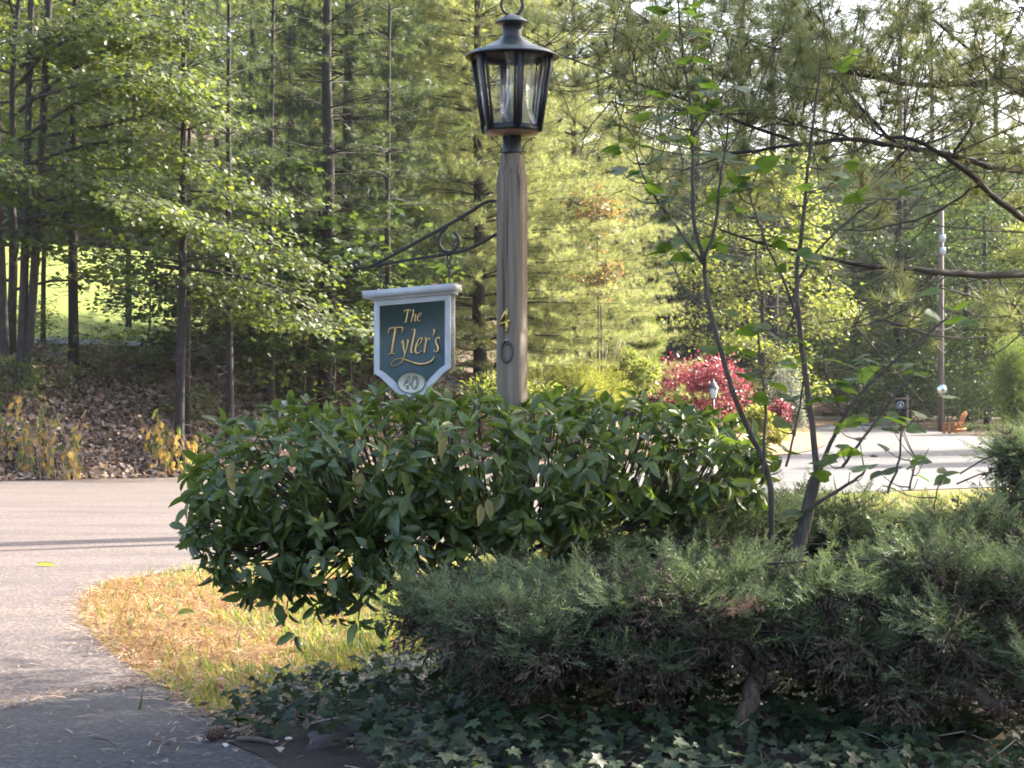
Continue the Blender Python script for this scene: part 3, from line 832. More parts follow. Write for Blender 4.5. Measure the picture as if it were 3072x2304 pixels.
def lettering(strokes, edge, depth=.0032):
    for mat, ex, d in ((M['black_paint'], edge, .0012), (M['gold'], 0, depth)):
        g = Geo()
        for pts, w in strokes:
            wv = np.array(w if hasattr(w, '__len__') else [w] * len(pts), float) / 5.53 / 800 + ex
            stroke(g, [sp(*p) for p in pts], wv, FY, FY - d)
        g.build('lettering' if ex == 0 else 'letter_outline', mat, sign)
word1 = [   # The
    ([(440, 262), (462, 225), (500, 218), (560, 216), (572, 250)], [6, 14, 16, 14, 6]),
    ([(515, 225), (498, 320), (478, 415)], [18, 20, 20]), ([(436, 426), (470, 420), (500, 414)], [8, 12, 8]),
    ([(590, 214), (612, 216), (592, 310), (566, 418)], [8, 16, 17, 16]), ([(588, 345), (615, 300), (640, 292), (644, 320), (624, 390), (630, 414), (652, 398)], [9, 12, 15, 16, 16, 14, 6]),
    ([(676, 350), (715, 325), (735, 285), (722, 268), (692, 288), (668, 350), (672, 395), (700, 408), (736, 382)], [6, 8, 14, 12, 12, 17, 17, 12, 6])]
word2 = [   # Tyler's with its flourish
    ([(182, 618), (192, 560), (215, 522), (300, 512), (385, 508), (428, 506), (420, 560), (412, 605)], [8, 18, 26, 24, 24, 24, 18, 6]),
    ([(308, 520), (290, 640), (262, 800), (240, 955)], [40, 36, 36, 34]), ([(178, 962), (210, 955), (245, 935), (275, 948), (296, 948)], [16, 20, 26, 20, 12]),
    ([(392, 790), (412, 735), (428, 715), (434, 770), (438, 860), (458, 945)], [6, 14, 26, 28, 28, 20]),
    ([(512, 705), (516, 760), (492, 860), (460, 960), (428, 1060), (385, 1110), (310, 1150), (250, 1158), (228, 1125), (262, 1065), (340, 1025), (420, 1026), (520, 1062), (620, 1100), (730, 1120), (850, 1100), (930, 1045), (948, 990)],
     [22, 24, 18, 20, 12, 9, 8, 9, 9, 10, 12, 18, 26, 30, 34, 32, 28, 6]),
    ([(572, 548), (608, 548), (634, 530), (618, 640), (585, 790), (562, 900), (572, 945), (602, 915)], [8, 18, 24, 27, 27, 27, 24, 8]),
    ([(636, 860), (700, 800), (748, 720), (742, 675), (705, 690), (660, 780), (634, 870), (640, 930), (680, 948), (742, 895)], [8, 12, 20, 22, 20, 25, 27, 27, 20, 8]),
    ([(768, 712), (812, 672), (820, 700), (804, 800), (784, 930)], [8, 16, 26, 27, 26]), ([(815, 760), (850, 690), (880, 680), (872, 722)], [8, 14, 18, 14]),
    ([(938, 540), (955, 565), (950, 605), (930, 655)], [26, 34, 22, 6]),
    ([(1044, 722), (1042, 678), (1010, 672), (975, 715), (978, 770), (1010, 830), (1016, 890), (985, 922), (945, 905), (948, 880)], [8, 20, 20, 22, 28, 32, 28, 20, 18, 8])]
lettering(word1, .0028, .003)
lettering(word2, .0036, .0036)
g = Geo()   # the 40 on the oval: dark outlined digits with pale centres
def plate(pts, w, closed=False):
    stroke(g, [on_plane(1130 + x / 5.53, 890 + y / 5.53, SIGN_T + .004) for x, y in pts], w / 5.53 / 800, -SIGN_T - .0035, -SIGN_T - .0055, closed)
d4 = [(532, 1330), (455, 1468), (570, 1448)]; d4b = [(540, 1325), (512, 1535)]
for pts in ([(545, 1325), (520, 1325), (450, 1460), (452, 1482), (508, 1474)], [(548, 1328), (530, 1440), (566, 1436), (562, 1462), (526, 1466), (518, 1530), (545, 1525)], [(512, 1385), (480, 1445), (505, 1442), (514, 1385)], [(508, 1474), (504, 1535), (522, 1535)]):
    plate(pts, 9)
oz0 = lambda rx, ry: [(632 + rx * math.sin(a) + 8 * math.cos(a), 1428 - ry * math.cos(a)) for a in np.linspace(0, 2 * PI, 14, endpoint=False)]
plate(oz0(58, 108), 10, True); plate(oz0(30, 82), 8, True)
g.build('number', M['black_paint'], sign)

# ================================================================== FOREGROUND PLANTING
MPX = lambda D: D / FPX           # metres per photograph pixel at a distance
def pad_points(pads, per_area, lo=.78, hi=1.04, core=.8):
    """points and outward directions on the skin of a union of rounded masses"""
    C = [P(a[0], a[1], a[2]) for a in pads]; Rr = [np.array([a[3] * MPX(a[2]), a[5], a[4] * MPX(a[2])]) for a in pads]
    PP, DD, K = [], [], []
    for i, (c, r) in enumerate(zip(C, Rr)):
        n = int(per_area * 4 * PI * ((r[0] * r[1]) ** 1.6 + (r[0] * r[2]) ** 1.6 + (r[1] * r[2]) ** 1.6) ** (1 / 1.6) / 3 ** (1 / 1.6))
        p, d = in_ellipsoid_shell(n, c, r, lo, hi)
        ok = np.ones(n, bool)
        for j, (c2, r2) in enumerate(zip(C, Rr)):
            if j != i: ok &= (((p - c2) / r2) ** 2).sum(1) > core ** 2
        nd = d / r; nd /= np.linalg.norm(nd, axis=1)[:, None]
        PP.append(p[ok]); DD.append(nd[ok]); K.append(np.full(ok.sum(), i))
    return np.vstack(PP), np.vstack(DD), np.concatenate(K)
def leaf_objects(name, meshes, mats, pos, Rm, sc, parent):
    """single leaves that share their meshes; parent stands at its own origin, unrotated"""
    off = np.array(parent.location)
    for i in range(len(pos)):
        o = bpy.data.objects.new(name, meshes[i % len(meshes)])
        COL.objects.link(o)
        s = sc[i] if hasattr(sc, '__len__') else sc
        m = np.eye(4); m[:3, :3] = Rm[i] * s; m[:3, 3] = pos[i] - off
        o.parent = parent; o.matrix_basis = Matrix(m.tolist())
def tpl_mesh(name, tpl, mat, smooth=True):
    g = Geo(); g.add(tpl[0], tpl[1]); return g.mesh(name, mat, smooth)
def at_origin(g, root):
    for k in range(len(g.V)): g.V[k] = g.V[k] - np.array(root.location)
    return g

# ---- the broad evergreen shrub round the post
SH = [(715, 1450, 7.7, 150, 165, .34), (665, 1545, 7.7, 90, 115, .28), (880, 1435, 7.7, 220, 205, .45), (1130, 1405, 7.65, 240, 195, .5),
      (1400, 1400, 7.62, 250, 200, .52), (1640, 1385, 7.7, 250, 190, .5), (1890, 1378, 7.85, 240, 180, .46), (2090, 1390, 8.0, 180, 140, .4),
      (2225, 1425, 8.0, 75, 80, .25), (775, 1665, 7.6, 120, 105, .26), (1000, 1680, 7.55, 165, 110, .3), (1250, 1620, 7.5, 190, 90, .3), (1600, 1530, 7.55, 200, 90, .32)]
base = np.array([-.08, 7.9, TZ(-.08, 7.9)])
shrub = thing('evergreen_shrub', 'large glossy dark green broadleaf shrub growing round the foot of the lamp post', 'shrub', base)
tp, td, tk = pad_points(SH, 108, .70, 1.12, .78)
back = (td[:, 1] > .55) & (rng.random(len(td)) < .4)
tp, td = tp[~back], td[~back]
hang = np.array([P(a, b, c) for a, b, c in [(600, 1560, 7.6), (570, 1520, 7.6), (660, 1700, 7.55), (860, 1830, 7.45), (920, 1780, 7.45), (735, 1780, 7.5), (690, 1740, 7.5), (830, 1800, 7.5), (950, 1810, 7.45), (1010, 1850, 7.4), (1090, 1790, 7.5), (1180, 1740, 7.5), (890, 1900, 7.4), (1075, 1860, 7.42), (1130, 1850, 7.42), (620, 1650, 7.6), (585, 1600, 7.6), (1020, 1780, 7.5), (640, 1720, 7.55), (760, 1730, 7.5)]])
tp = np.vstack([tp, hang]); td = np.vstack([td, np.tile([-.1, -.3, -.95], (len(hang), 1))])
LP, LD, LN = [], [], []
for p, d in zip(tp, td):
    top = max(0.0, d[2]); ax = d + np.array([0, 0, .75 * top - .1]) + rng.normal(size=3) * .3; ax /= np.linalg.norm(ax)
    n = rng.integers(5, 9) if d[2] > -.8 else 5
    a = np.cross(ax, [.3, .2, .93]); a /= np.linalg.norm(a); b = np.cross(ax, a); wild = rng.uniform(.15, .55)
    for k in range(n):
        f = 2 * PI * k / n + rng.uniform(-.4, .4); ph = rng.uniform(.55, 1.45) if top > .4 else rng.uniform(.8, 1.7)
        r = math.cos(f) * a + math.sin(f) * b
        v = ax * math.cos(ph) + r * math.sin(ph) + np.array([0, 0, -1.0 * (1 - top * .95) * rng.uniform(.15, 1.1)]) + rng.normal(size=3) * wild * .6
        v /= np.linalg.norm(v)
        LP.append(p + v * .012); LD.append(v); LN.append(ax * .9 + r * -.1 + np.array([0, 0, .35]) + rng.normal(size=3) * wild)
LP, LD, LN = map(np.array, (LP, LD, LN))
LR = frames(LD, LN); LS = rng.uniform(.045, .09, len(LP))
vis = (LP[:, 1] < 7.95) & (LP[:, 2] > .2)
score = LP[:, 1] + rng.random(len(LP)) * .35 - LS * 3 + np.where(vis, 0, 5)
own = np.zeros(len(LP), bool); own[np.argsort(score)[:285]] = True
shm = [tpl_mesh('leaf', T_OVAL, M['shrub_leaf']), tpl_mesh('leaf', T_OVAL2, M['shrub_leaf']), tpl_mesh('leaf', T_OVAL3, M['shrub_leaf'])]
leaf_objects('leaf', shm, None, LP[own], LR[own], LS[own], shrub)
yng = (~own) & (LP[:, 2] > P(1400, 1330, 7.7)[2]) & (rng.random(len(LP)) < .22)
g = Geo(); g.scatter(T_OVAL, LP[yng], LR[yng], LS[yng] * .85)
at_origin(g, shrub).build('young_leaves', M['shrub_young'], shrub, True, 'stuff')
g = Geo(); idx = np.where(~own & ~yng)[0]
for k, T in enumerate((T_OVAL, T_OVAL2, T_OVAL3)):
    q = idx[k::3]; g.scatter(T, LP[q], LR[q], LS[q])
inner_p, inner_d, _ = pad_points(SH, 60, .4, .75, .3)
g.scatter(T_OVAL2, inner_p, leaf_rot(inner_d + [0, 0, -.8], .6), rng.uniform(.07, .1, len(inner_p)))
at_origin(g, shrub).build('foliage', M['shrub_leaf'], shrub, True, 'stuff')
for (px, py, D), m, n, lab in (((955, 1570, 7.2), 'shrub_pale', 7, 'pale young leaf rosette'), ((1215, 1480, 7.15), 'shrub_pale', 3, None), ((1075, 1420, 7.2), 'shrub_yellow', 2, 'yellowed leaf'), ((1460, 1505, 7.1), 'shrub_yellow', 2, 'yellowed leaf'), ((690, 1395, 7.35), 'shrub_yellow', 2, None), ((1330, 1300, 7.15), 'shrub_yellow', 2, None), ((1745, 1330, 7.3), 'shrub_yellow', 2, None)):
    me = tpl_mesh('leaf', T_OVAL, M[m]); c = P(px, py, D)
    d = np.array([[math.cos(t), -.5, math.sin(t)] for t in np.linspace(.4, 5.6, n)]) if n > 3 else np.array([[rng.uniform(-.4, .4), -.3, -1.0] for _ in range(n)])
    leaf_objects('leaf', [me], None, np.repeat(c[None], n, 0) + rng.normal(size=(n, 3)) * .012, frames(d, np.tile([0, -1, .3], (n, 1)) + rng.normal(size=(n, 3)) * .2), np.full(n, .06 if n > 3 else .075), shrub)
g = Geo()
for k in range(9):
    a = rng.uniform(0, 2 * PI); g.tube(smooth_line([base + [0, 0, -.1], base + [.1 * math.cos(a), .1 * math.sin(a), .25], base + [rng.uniform(-.5, .5), rng.uniform(-.3, .2), .55], base + [rng.uniform(-1.1, .9), rng.uniform(-.35, .2), rng.uniform(.55, .95)]]), np.linspace(.018, .005, 14), 6)
at_origin(g, shrub).build('branch', M['twig'], shrub, True)
g = Geo()
for p, d in zip(tp, td):
    if rng.random() < .75:
        c = np.array([np.clip(p[0], -1.0, .95) * .75, 7.85, .72 + .1 * rng.random()]); m_ = p * .6 + c * .4 + [0, 0, -.05]
        g.tube(smooth_line([p, p - d * .05, m_, c], 1), [.0022, .0028, .003, .0034, .004, .005], 4, False)
at_origin(g, shrub).build('twigs', M['twig'], shrub, False, 'stuff')

# ---- spreading junipers
def juniper(name, label, pads, per, trunk_pts, trunk_r, brown=.4, limbs=(), ntw=60):
    root = thing(name, label, 'shrub', trunk_pts[0])
    big = pads; sub = []
    for c in pads:          # each mass is built of smaller flat boughs with gaps between them
        for _ in range(7):
            a = rng.uniform(0, 2 * PI); q = rng.uniform(.35, .95)
            sub.append((c[0] + math.cos(a) * c[3] * q * .8, c[1] + math.sin(a) * c[4] * q * .85, c[2] + rng.uniform(-.75, .3) * c[5], c[3] * rng.uniform(.34, .6), c[4] * rng.uniform(.18, .36), c[5] * rng.uniform(.4, .75)))
    pads = sub
    pp, dd, kk = pad_points(pads, per * 1.15, .6, 1.1, .62)
    back = (dd[:, 1] > .5) & (rng.random(len(dd)) < .6)
    pp, dd = pp[~back], dd[~back]
    w = np.clip(.5 + .62 * dd[:, 2] - .25 * dd[:, 1] + rng.normal(size=len(pp)) * .28, 0, 1)     # upper and outer sprays are green
    gr = w > brown + .08
    d = dd * [.75, .55, .4] + np.array([0, -.15, .08]) + rng.normal(size=(len(pp), 3)) * .42
    d[:, 0] += .35 * np.sign(rng.random(len(pp)) - .5)
    nr = np.array([0, -.25, 1.0]) + rng.normal(size=(len(pp), 3)) * .4
    Rm = frames(d, nr); sc = rng.uniform(.065, .135, len(pp))
    g = Geo(); b = Geo()
    for k in range(3):
        q = np.where(gr)[0][k::3]; g.scatter(SPRAYS[k], pp[q], Rm[q], sc[q])
    up = np.where((dd[:, 2] > -.1) & (dd[:, 1] < .4))[0]; fan = rng.choice(up, min(len(up), int(len(pads) * 1.9)), False)
    yg = Geo()
    for c, o_ in zip(pp[fan], dd[fan]):
        d0 = o_ * [.7, .5, .35] + np.array([rng.normal() * .9, -.4, .12]); d0 /= np.linalg.norm(d0); nf = int(rng.integers(8, 15))
        fd = d0 + rng.normal(size=(nf, 3)) * [.38, .3, .28]; fp = c + fd * rng.uniform(0, .09, (nf, 1)) + o_ * .025
        yg.scatter(SPRAYS[int(rng.integers(3))], fp, frames(fd, np.array([0, -.3, 1.0]) + rng.normal(size=(nf, 3)) * .3), rng.uniform(.06, .115, nf))
    d2 = dd * .3 + np.array([0, -.1, -.35]) + rng.normal(size=(len(pp), 3)) * .6
    R2 = frames(d2, nr)
    q = np.where(~gr)[0]
    b.scatter(SPRAY_FAR, pp[q] - dd[q] * .03, R2[q], sc[q] * 1.2)
    ip, idr, _ = pad_points(big, per * .3, .25, .62, .3); pads = big
    b.scatter(SPRAY_FAR, ip, frames(idr + rng.normal(size=idr.shape) * .6, idr + 1), rng.uniform(.09, .16, len(ip)))
    at_origin(g, root).build('foliage', M['juniper'], root, False, 'stuff')
    at_origin(yg, root).build('young_sprays', M['juniper_young'], root, False, 'stuff')
    at_origin(b, root).build('dead_twigs', M['juniper_brown'], root, False, 'stuff')
    t = Geo(); tpz = smooth_line(trunk_pts, 2); t.tube(tpz + rng.normal(size=tpz.shape) * .004, np.linspace(trunk_r * 1.15, trunk_r * .6, len(tpz)), 10)
    at_origin(t, root).build('trunk', M['juniper_bark'], root, True)
    for pts, r in limbs:
        t = Geo(); pl = smooth_line(pts, 2); t.tube(pl + rng.normal(size=pl.shape) * .003, np.linspace(r, r * .5, len(pl)), 8)
        at_origin(t, root).build('limb', M['juniper_bark'], root, True)
    t = Geo()
    for k in range(ntw):
        c = pads[rng.integers(len(pads))]; e = P(c[0] + rng.uniform(-1, 1) * c[3], c[1] + rng.uniform(-.7, .9) * c[4], c[2] - rng.uniform(.4, 1.05) * c[5])
        s = np.array(tpz[-1]) * .5 + e * .5 + rng.normal(size=3) * [.25, .1, .05]
        t.tube(smooth_line([s, (s + e) / 2 + [0, 0, .03], e], 1), [.004, .0035, .0025, .0015], 4, False)
    at_origin(t, root).build('twigs', M['twig'], root, False, 'stuff')
    return root
JF = [(1320, 1850, 7.0, 120, 62, .26), (1480, 1800, 7.2, 150, 60, .3), (1500, 1900, 6.8, 180, 80, .34), (1740, 1825, 6.85, 210, 85, .38), (1680, 1930, 6.6, 200, 85, .3),
      (2000, 1850, 6.7, 220, 90, .4), (1930, 1975, 6.5, 170, 65, .26), (2250, 1785, 6.8, 220, 100, .4), (2240, 1900, 6.6, 180, 75, .3), (2540, 1830, 6.7, 210, 115, .4),
      (2560, 1965, 6.5, 170, 65, .28), (2830, 1780, 6.8, 210, 120, .42), (2850, 1930, 6.5, 170, 85, .32), (3080, 1830, 6.7, 150, 150, .36), (3100, 2010, 6.45, 110, 80, .24), (1560, 2000, 6.6, 120, 45, .2), (2740, 2060, 6.45, 100, 40, .2)]
JR = [(1760, 1700, 7.9, 170, 55, .34), (1990, 1650, 8.2, 190, 60, .34), (2250, 1615, 8.4, 170, 60, .34), (2180, 1560, 8.9, 150, 32, .22), (2480, 1592, 8.6, 180, 55, .32),
      (2700, 1680, 8.2, 200, 58, .34), (2950, 1625, 8.2, 200, 70, .34), (2400, 1545, 9.1, 110, 20, .18), (2980, 1560, 8.9, 100, 30, .22), (3080, 1535, 8.8, 80, 45, .22)]
tb = P(2205, 2235, 6.35); tb[2] = TZ(tb[0], tb[1]) - .03
jun = juniper('spreading_juniper', 'broad blue green juniper with a leaning brown trunk above the ivy', JF, 620,
              [tb, P(2235, 2130, 6.35), P(2270, 2040, 6.4), P(2290, 1980, 6.45), P(2320, 1880, 6.7)], .029, .38,
              [([P(2290, 2000, 6.6), P(2450, 1980, 6.6), P(2700, 1985, 6.5), P(2830, 2015, 6.4)], .02), ([P(3000, 2140, 6.35), P(2950, 2090, 6.3), P(2890, 2055, 6.3), P(2790, 2035, 6.35)], .03), ([P(2300, 1950, 6.7), P(2000, 1930, 6.7), P(1700, 1880, 6.8), P(1400, 1820, 7.0)], .018)])
g = Geo(); c = P(2205, 1825, 6.28); n = 26
g.scatter(SPRAYS[0], c + rng.normal(size=(n, 3)) * [.035, .02, .014], frames(rng.normal(size=(n, 3)) * .6 + [0, -.3, .3], rdirs(n)), rng.uniform(.04, .075, n))
dsp = at_origin(g, jun).build('dead_spray', M['juniper_dead'], jun, False); dsp['label'] = 'patch of dead orange foliage'
tb2 = P(2420, 1760, 8.5); tb2[2] = TZ(tb2[0], tb2[1]) - .05
juniper('spreading_juniper', 'darker juniper behind the lilac stems along the grass verge', JR, 520, [tb2, tb2 + [0, 0, .2], tb2 + [.05, 0, .35]], .03, .42)
JS = [(3055, 1385, 9.0, 50, 30, .2), (3090, 1425, 9.0, 55, 40, .2), (3105, 1365, 9.0, 45, 28, .2)]
tb3 = P(3150, 1700, 9.0); tb3[2] = TZ(tb3[0], tb3[1]) - .05
juniper('spreading_juniper', 'juniper branch reaching in front of the road at the right edge', JS, 620, [tb3, tb3 + [0, 0, .4], P(3090, 1400, 9.0)], .025, .3, [([P(3120, 1430, 9.0), P(2990, 1390, 9), P(2960, 1360, 9)], .004)], 5)

# ---- ivy on the bed
ivy = thing('ivy_patch', 'low dark ivy covering the bed beneath the juniper', 'ivy', (0, 6.8, TZ(0, 6.8)))
n = 11000
xy = np.column_stack([rng.uniform(-1.12, 2.3, n), rng.uniform(5.35, 9.2, n)])
ivp = smooth_loop([(-.98, 7.15), (-1.08, 7.55), (-.86, 8.4), (-.3, 9.0), (1.5, 9.6), (3, 9), (3, 5), (.0, 5), (-.38, 6.0), (-.55, 6.62), (-.80, 6.95)], 1)
xy = xy[inside(ivp, xy)]
near = np.array([np.min(np.hypot(*(ivp - q).T)) for q in xy])
xy = xy[(near > .12) | (rng.random(len(xy)) < .5)]
n = len(xy)
zz = terrain(xy[:, 0], xy[:, 1]) + .04 + rng.uniform(0, .13, n) * (1 - .5 * sstep(.3, 1.5, xy[:, 0]))
az = rng.uniform(0, 2 * PI, n)
d = np.column_stack([np.cos(az), np.sin(az) * .6 - .45, rng.uniform(-.55, .15, n)])
nr = np.array([0, -.45, .9]) + rng.normal(size=(n, 3)) * .3
Rm = frames(d, nr); sc = rng.uniform(.028, .062, n); pos = np.column_stack([xy, zz])
sc *= np.where(rng.random(n) < .25, .6, 1)
score = pos[:, 1] - sc * 12 - pos[:, 2] * 3 + np.where(pos[:, 0] > .9, .5, 0) + rng.random(n) * .4 + np.where(np.abs(pos[:, 0] / pos[:, 1]) > .245, 9, 0) + np.where(pos[:, 1] < 6.15, 9, 0)
own = np.zeros(n, bool); own[np.argsort(score)[:290]] = True
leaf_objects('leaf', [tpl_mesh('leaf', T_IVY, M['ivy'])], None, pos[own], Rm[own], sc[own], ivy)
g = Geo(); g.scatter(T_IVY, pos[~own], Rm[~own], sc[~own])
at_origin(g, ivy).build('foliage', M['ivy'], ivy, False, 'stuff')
g = Geo()
for k in range(90):
    q = xy[rng.integers(n)]; a = rng.uniform(0, 2 * PI); pts = []
    for s in range(5): pts.append((q[0] + math.cos(a) * s * .08, q[1] + math.sin(a) * s * .08, TZ(*q) + .05 + .05 * rng.random()))
    g.tube(pts, .002, 4, False)
at_origin(g, ivy).build('stems', M['pale_twig'], ivy, False, 'stuff')
for (px, py), s in (((2985, 2265), .075),):
    o = Geo(); p = P(px, py, 6.2); o.add((T_MAPLE[0] * s) @ frames(np.array([[.3, -.1, .9]]), np.array([[0, -1, .3]]))[0].T, T_MAPLE[1])
    ob = o.build('fallen_leaf', M['maple_fallen'], None, True); ob.location = p
    tag(ob, 'ochre maple leaf lying on the ivy in the bottom right corner', 'leaf')

# ---- stones edging the bed
for k, (px, py, D, s, lab) in enumerate(((1010, 2190, 7.0, .14, 'flat grey brown edging stone beside the ivy, upper one of the pair'), (1000, 2290, 6.75, .13, 'rough dark edging stone at the bottom edge, beside the ivy'), (1130, 2270, 6.7, .12, 'reddish grey edging stone half hidden under ivy leaves'))):
    p = P(px, py, D); p[2] = TZ(p[0], p[1]) + .03
    g = Geo(); nu, nv = 14, 8; th = np.linspace(0, 2 * PI, nu, endpoint=False); ph = np.linspace(-PI / 2, PI / 2, nv)
    V = np.array([(math.cos(b) * math.cos(a), math.cos(b) * math.sin(a), math.sin(b)) for b in ph for a in th])
    V = np.sign(V) * np.abs(V) ** .65 * (1 + .12 * rng.normal(size=(len(V), 1))); V *= [s * .62, s * .45, s * .3]
    i = np.arange(nv - 1)[:, None]; j = np.arange(nu)[None]
    g.add(V, None, np.stack([i * nu + j, i * nu + (j + 1) % nu, (i + 1) * nu + (j + 1) % nu, (i + 1) * nu + j], -1).reshape(-1, 4))
    o = g.build('edging_stone', M['stone'], None, False); o.location = p; o.rotation_euler = (.1 * k, .15, .5 * k)
    tag(o, lab, 'stone', 'edging stones along the planting bed')

# ---- lilac stems in front of the road
def stemline(pts, D0=7.5, D1=None):
    D1 = D0 if D1 is None else D1
    return np.array([P(x, y, D0 + (D1 - D0) * k / max(1, len(pts) - 1)) for k, (x, y) in enumerate(pts)])
def lilac(name, label, stems, leaves, extra, leafsize=.082):
    b0 = stems[0][0][0]
    root = thing(name, label, 'sapling', b0)
    allp = []
    for pts, r0, r1 in stems:
        pl = smooth_line(pts, 2); m = len(pl)
        pl = pl + np.column_stack([np.convolve(rng.normal(size=m + 4), np.ones(5) / 5, 'valid') * .006 for _ in range(3)])
        g = Geo(); g.tube(pl, np.linspace(r0, r1, m), 8)
        at_origin(g, root).build('stem', M['lilac_bark'], root, True)
        allp.append(pl)
    A = np.vstack(allp)
    pos = [P(x, y, 7.5 + rng.uniform(-.25, .25)) for x, y in leaves]
    for k in range(extra):
        q = A[rng.integers(len(A) // 3, len(A))]; pos.append(q + rng.normal(size=3) * [.09, .09, .06] + [0, 0, .05])
    LPs, LDs = [], []; g = Geo()
    for p in pos:
        below = A[A[:, 2] < p[2] - .02]
        if len(below) == 0: below = A
        q = below[np.argmin(((below - p) ** 2).sum(1) + .3 * np.abs(below[:, 2] - p[2] + .05))]
        mid = (p + q) / 2 + [0, 0, -.02]
        g.tube(smooth_line([q, mid, p], 1), [.003, .0025, .0018, .0012], 4, False)
        k = rng.integers(1, 4)
        a0 = rng.uniform(0, 2 * PI)
        for i in range(k):
            a = a0 + i * PI * 2 / k + rng.uniform(-.4, .4)
            LPs.append(p + rng.normal(size=3) * .008); LDs.append([math.cos(a), .7 * math.sin(a), rng.uniform(-.35, .5)])
    at_origin(g, root).build('twigs', M['lilac_bark'], root, False, 'stuff')
    n = len(LPs); LDs = np.array(LDs)
    leaf_objects('leaf', [tpl_mesh('leaf', T_HEART, M['lilac'])], None, np.array(LPs), frames(LDs, np.array([0, -.15, 1.0]) + rng.normal(size=(n, 3)) * .35), rng.uniform(.6, 1.1, n) * leafsize, root)
    return root
M['lilac_bark'] = wood_mat('lilac bark', [(.3, (.03, .025, .021)), (.5, (.075, .062, .05)), (.7, (.14, .12, .10))], 30, (1, 1, .2), .9, .5)
SA = [(stemline([(2365, 1800), (2385, 1680), (2420, 1560), (2450, 1430)]), .031, .021),
      (stemline([(2450, 1440), (2442, 1300), (2415, 1100), (2392, 950), (2385, 820), (2410, 680), (2425, 520), (2435, 380), (2460, 200)], 7.5, 7.4), .013, .0035),
      (stemline([(2455, 1430), (2500, 1310), (2530, 1250), (2600, 1160), (2720, 1050), (2850, 950)], 7.5, 7.3), .009, .003),
      (stemline([(2530, 1245), (2500, 1180), (2480, 1120), (2470, 1060)]), .007, .003),
      (stemline([(2385, 870), (2440, 760), (2540, 660), (2640, 600)]), .006, .003),
      (stemline([(2392, 960), (2340, 800), (2290, 700), (2240, 560)]), .006, .003),
      (stemline([(2530, 1400), (2600, 1300), (2660, 1220), (2740, 1120)], 7.4, 7.3), .006, .003)]
leavA = [(2320, 223), (2507, 211), (2370, 481), (2395, 509), (2445, 469), (2538, 518), (2277, 506), (2228, 534), (2252, 546), (2184, 562), (2209, 568), (2277, 577), (2327, 583), (2432, 559), (2519, 549), (2190, 621), (2228, 633), (2439, 633), (2283, 649), (2271, 981), (2296, 987), (2451, 785), (2560, 587), (2697, 590), (2730, 571), (2581, 587), (2470, 1071), (2594, 1086), (2693, 1096), (2743, 1089), (2861, 928), (2817, 968), (2879, 962), (2400, 700), (2330, 720)]
lilac('lilac_sapling', 'taller heart leaved lilac with a thick forked trunk in front of the road', SA, leavA, 26)
SB = [(stemline([(2325, 1700), (2318, 1560), (2310, 1420), (2250, 1300), (2190, 1150), (2150, 1000), (2120, 880), (2112, 780)], 7.6, 7.5), 0.0125, .0075),
      (stemline([(2112, 780), (2085, 700), (2080, 560), (2078, 400), (2062, 280), (2045, 120), (2030, -20)]), .009, .003),
      (stemline([(2112, 780), (2140, 680), (2165, 560), (2180, 440), (2185, 300)]), .008, .003),
      (stemline([(2112, 790), (2030, 690), (1970, 600), (1920, 520), (1905, 450)]), .006, .0025),
      (stemline([(2110, 930), (2050, 870), (2020, 800)]), .005, .0025),
      (stemline([(2075, 430), (2130, 330), (2200, 260)]), .005, .0025)]
leavB = [(1905, 428), (2035, 416), (1914, 521), (1855, 509), (2010, 12), (2060, 20), (2079, 50), (1998, 37), (2097, 102), (1992, 121), (2085, 133), (2079, 180), (2122, 286), (2159, 304), (2159, 341), (2215, 248), (2147, 462), (2197, 478), (1967, 583), (1998, 593), (2029, 546), (2029, 788), (2017, 832), (2178, 773), (2159, 1055), (2240, 1130), (2234, 1350), (2060, 330), (2000, 300)]
lilac('lilac_sapling', 'thinner lilac leaning left over the end of the evergreen shrub', SB, leavB, 22)
SC = [(stemline([(2290, 1420), (2300, 1250), (2290, 1150), (2280, 1080), (2275, 1000)]), .006, .003), (stemline([(2360, 1400), (2400, 1240), (2420, 1080)]), .005, .003)]
lilac('lilac_sapling', 'slender lilac shoot with paired leaves in front of the red shrub', SC, [(2271, 1071), (2321, 1142), (2277, 1207), (2308, 1260), (2364, 1362), (2250, 1075)], 5)
SD = [(stemline([(2660, 1480), (2690, 1400), (2705, 1330), (2700, 1270)], 7.3, 7.3), .005, .003), (stemline([(2730, 1470), (2745, 1400), (2755, 1380)]), .004, .003), (stemline([(2440, 1520), (2560, 1440), (2600, 1415)]), .008, .003), (stemline([(2800, 1530), (2820, 1440)]), .003, .002)]
lilac('lilac_sapling', 'low lilac shoots with pale leaves standing before the pale road', SD, [(2668, 1272), (2693, 1241), (2718, 1272), (2749, 1244), (2733, 1381), (2768, 1390), (2836, 1421), (2600, 1406), (2550, 1415), (2500, 1428), (2690, 1255), (2640, 1420)], 6)

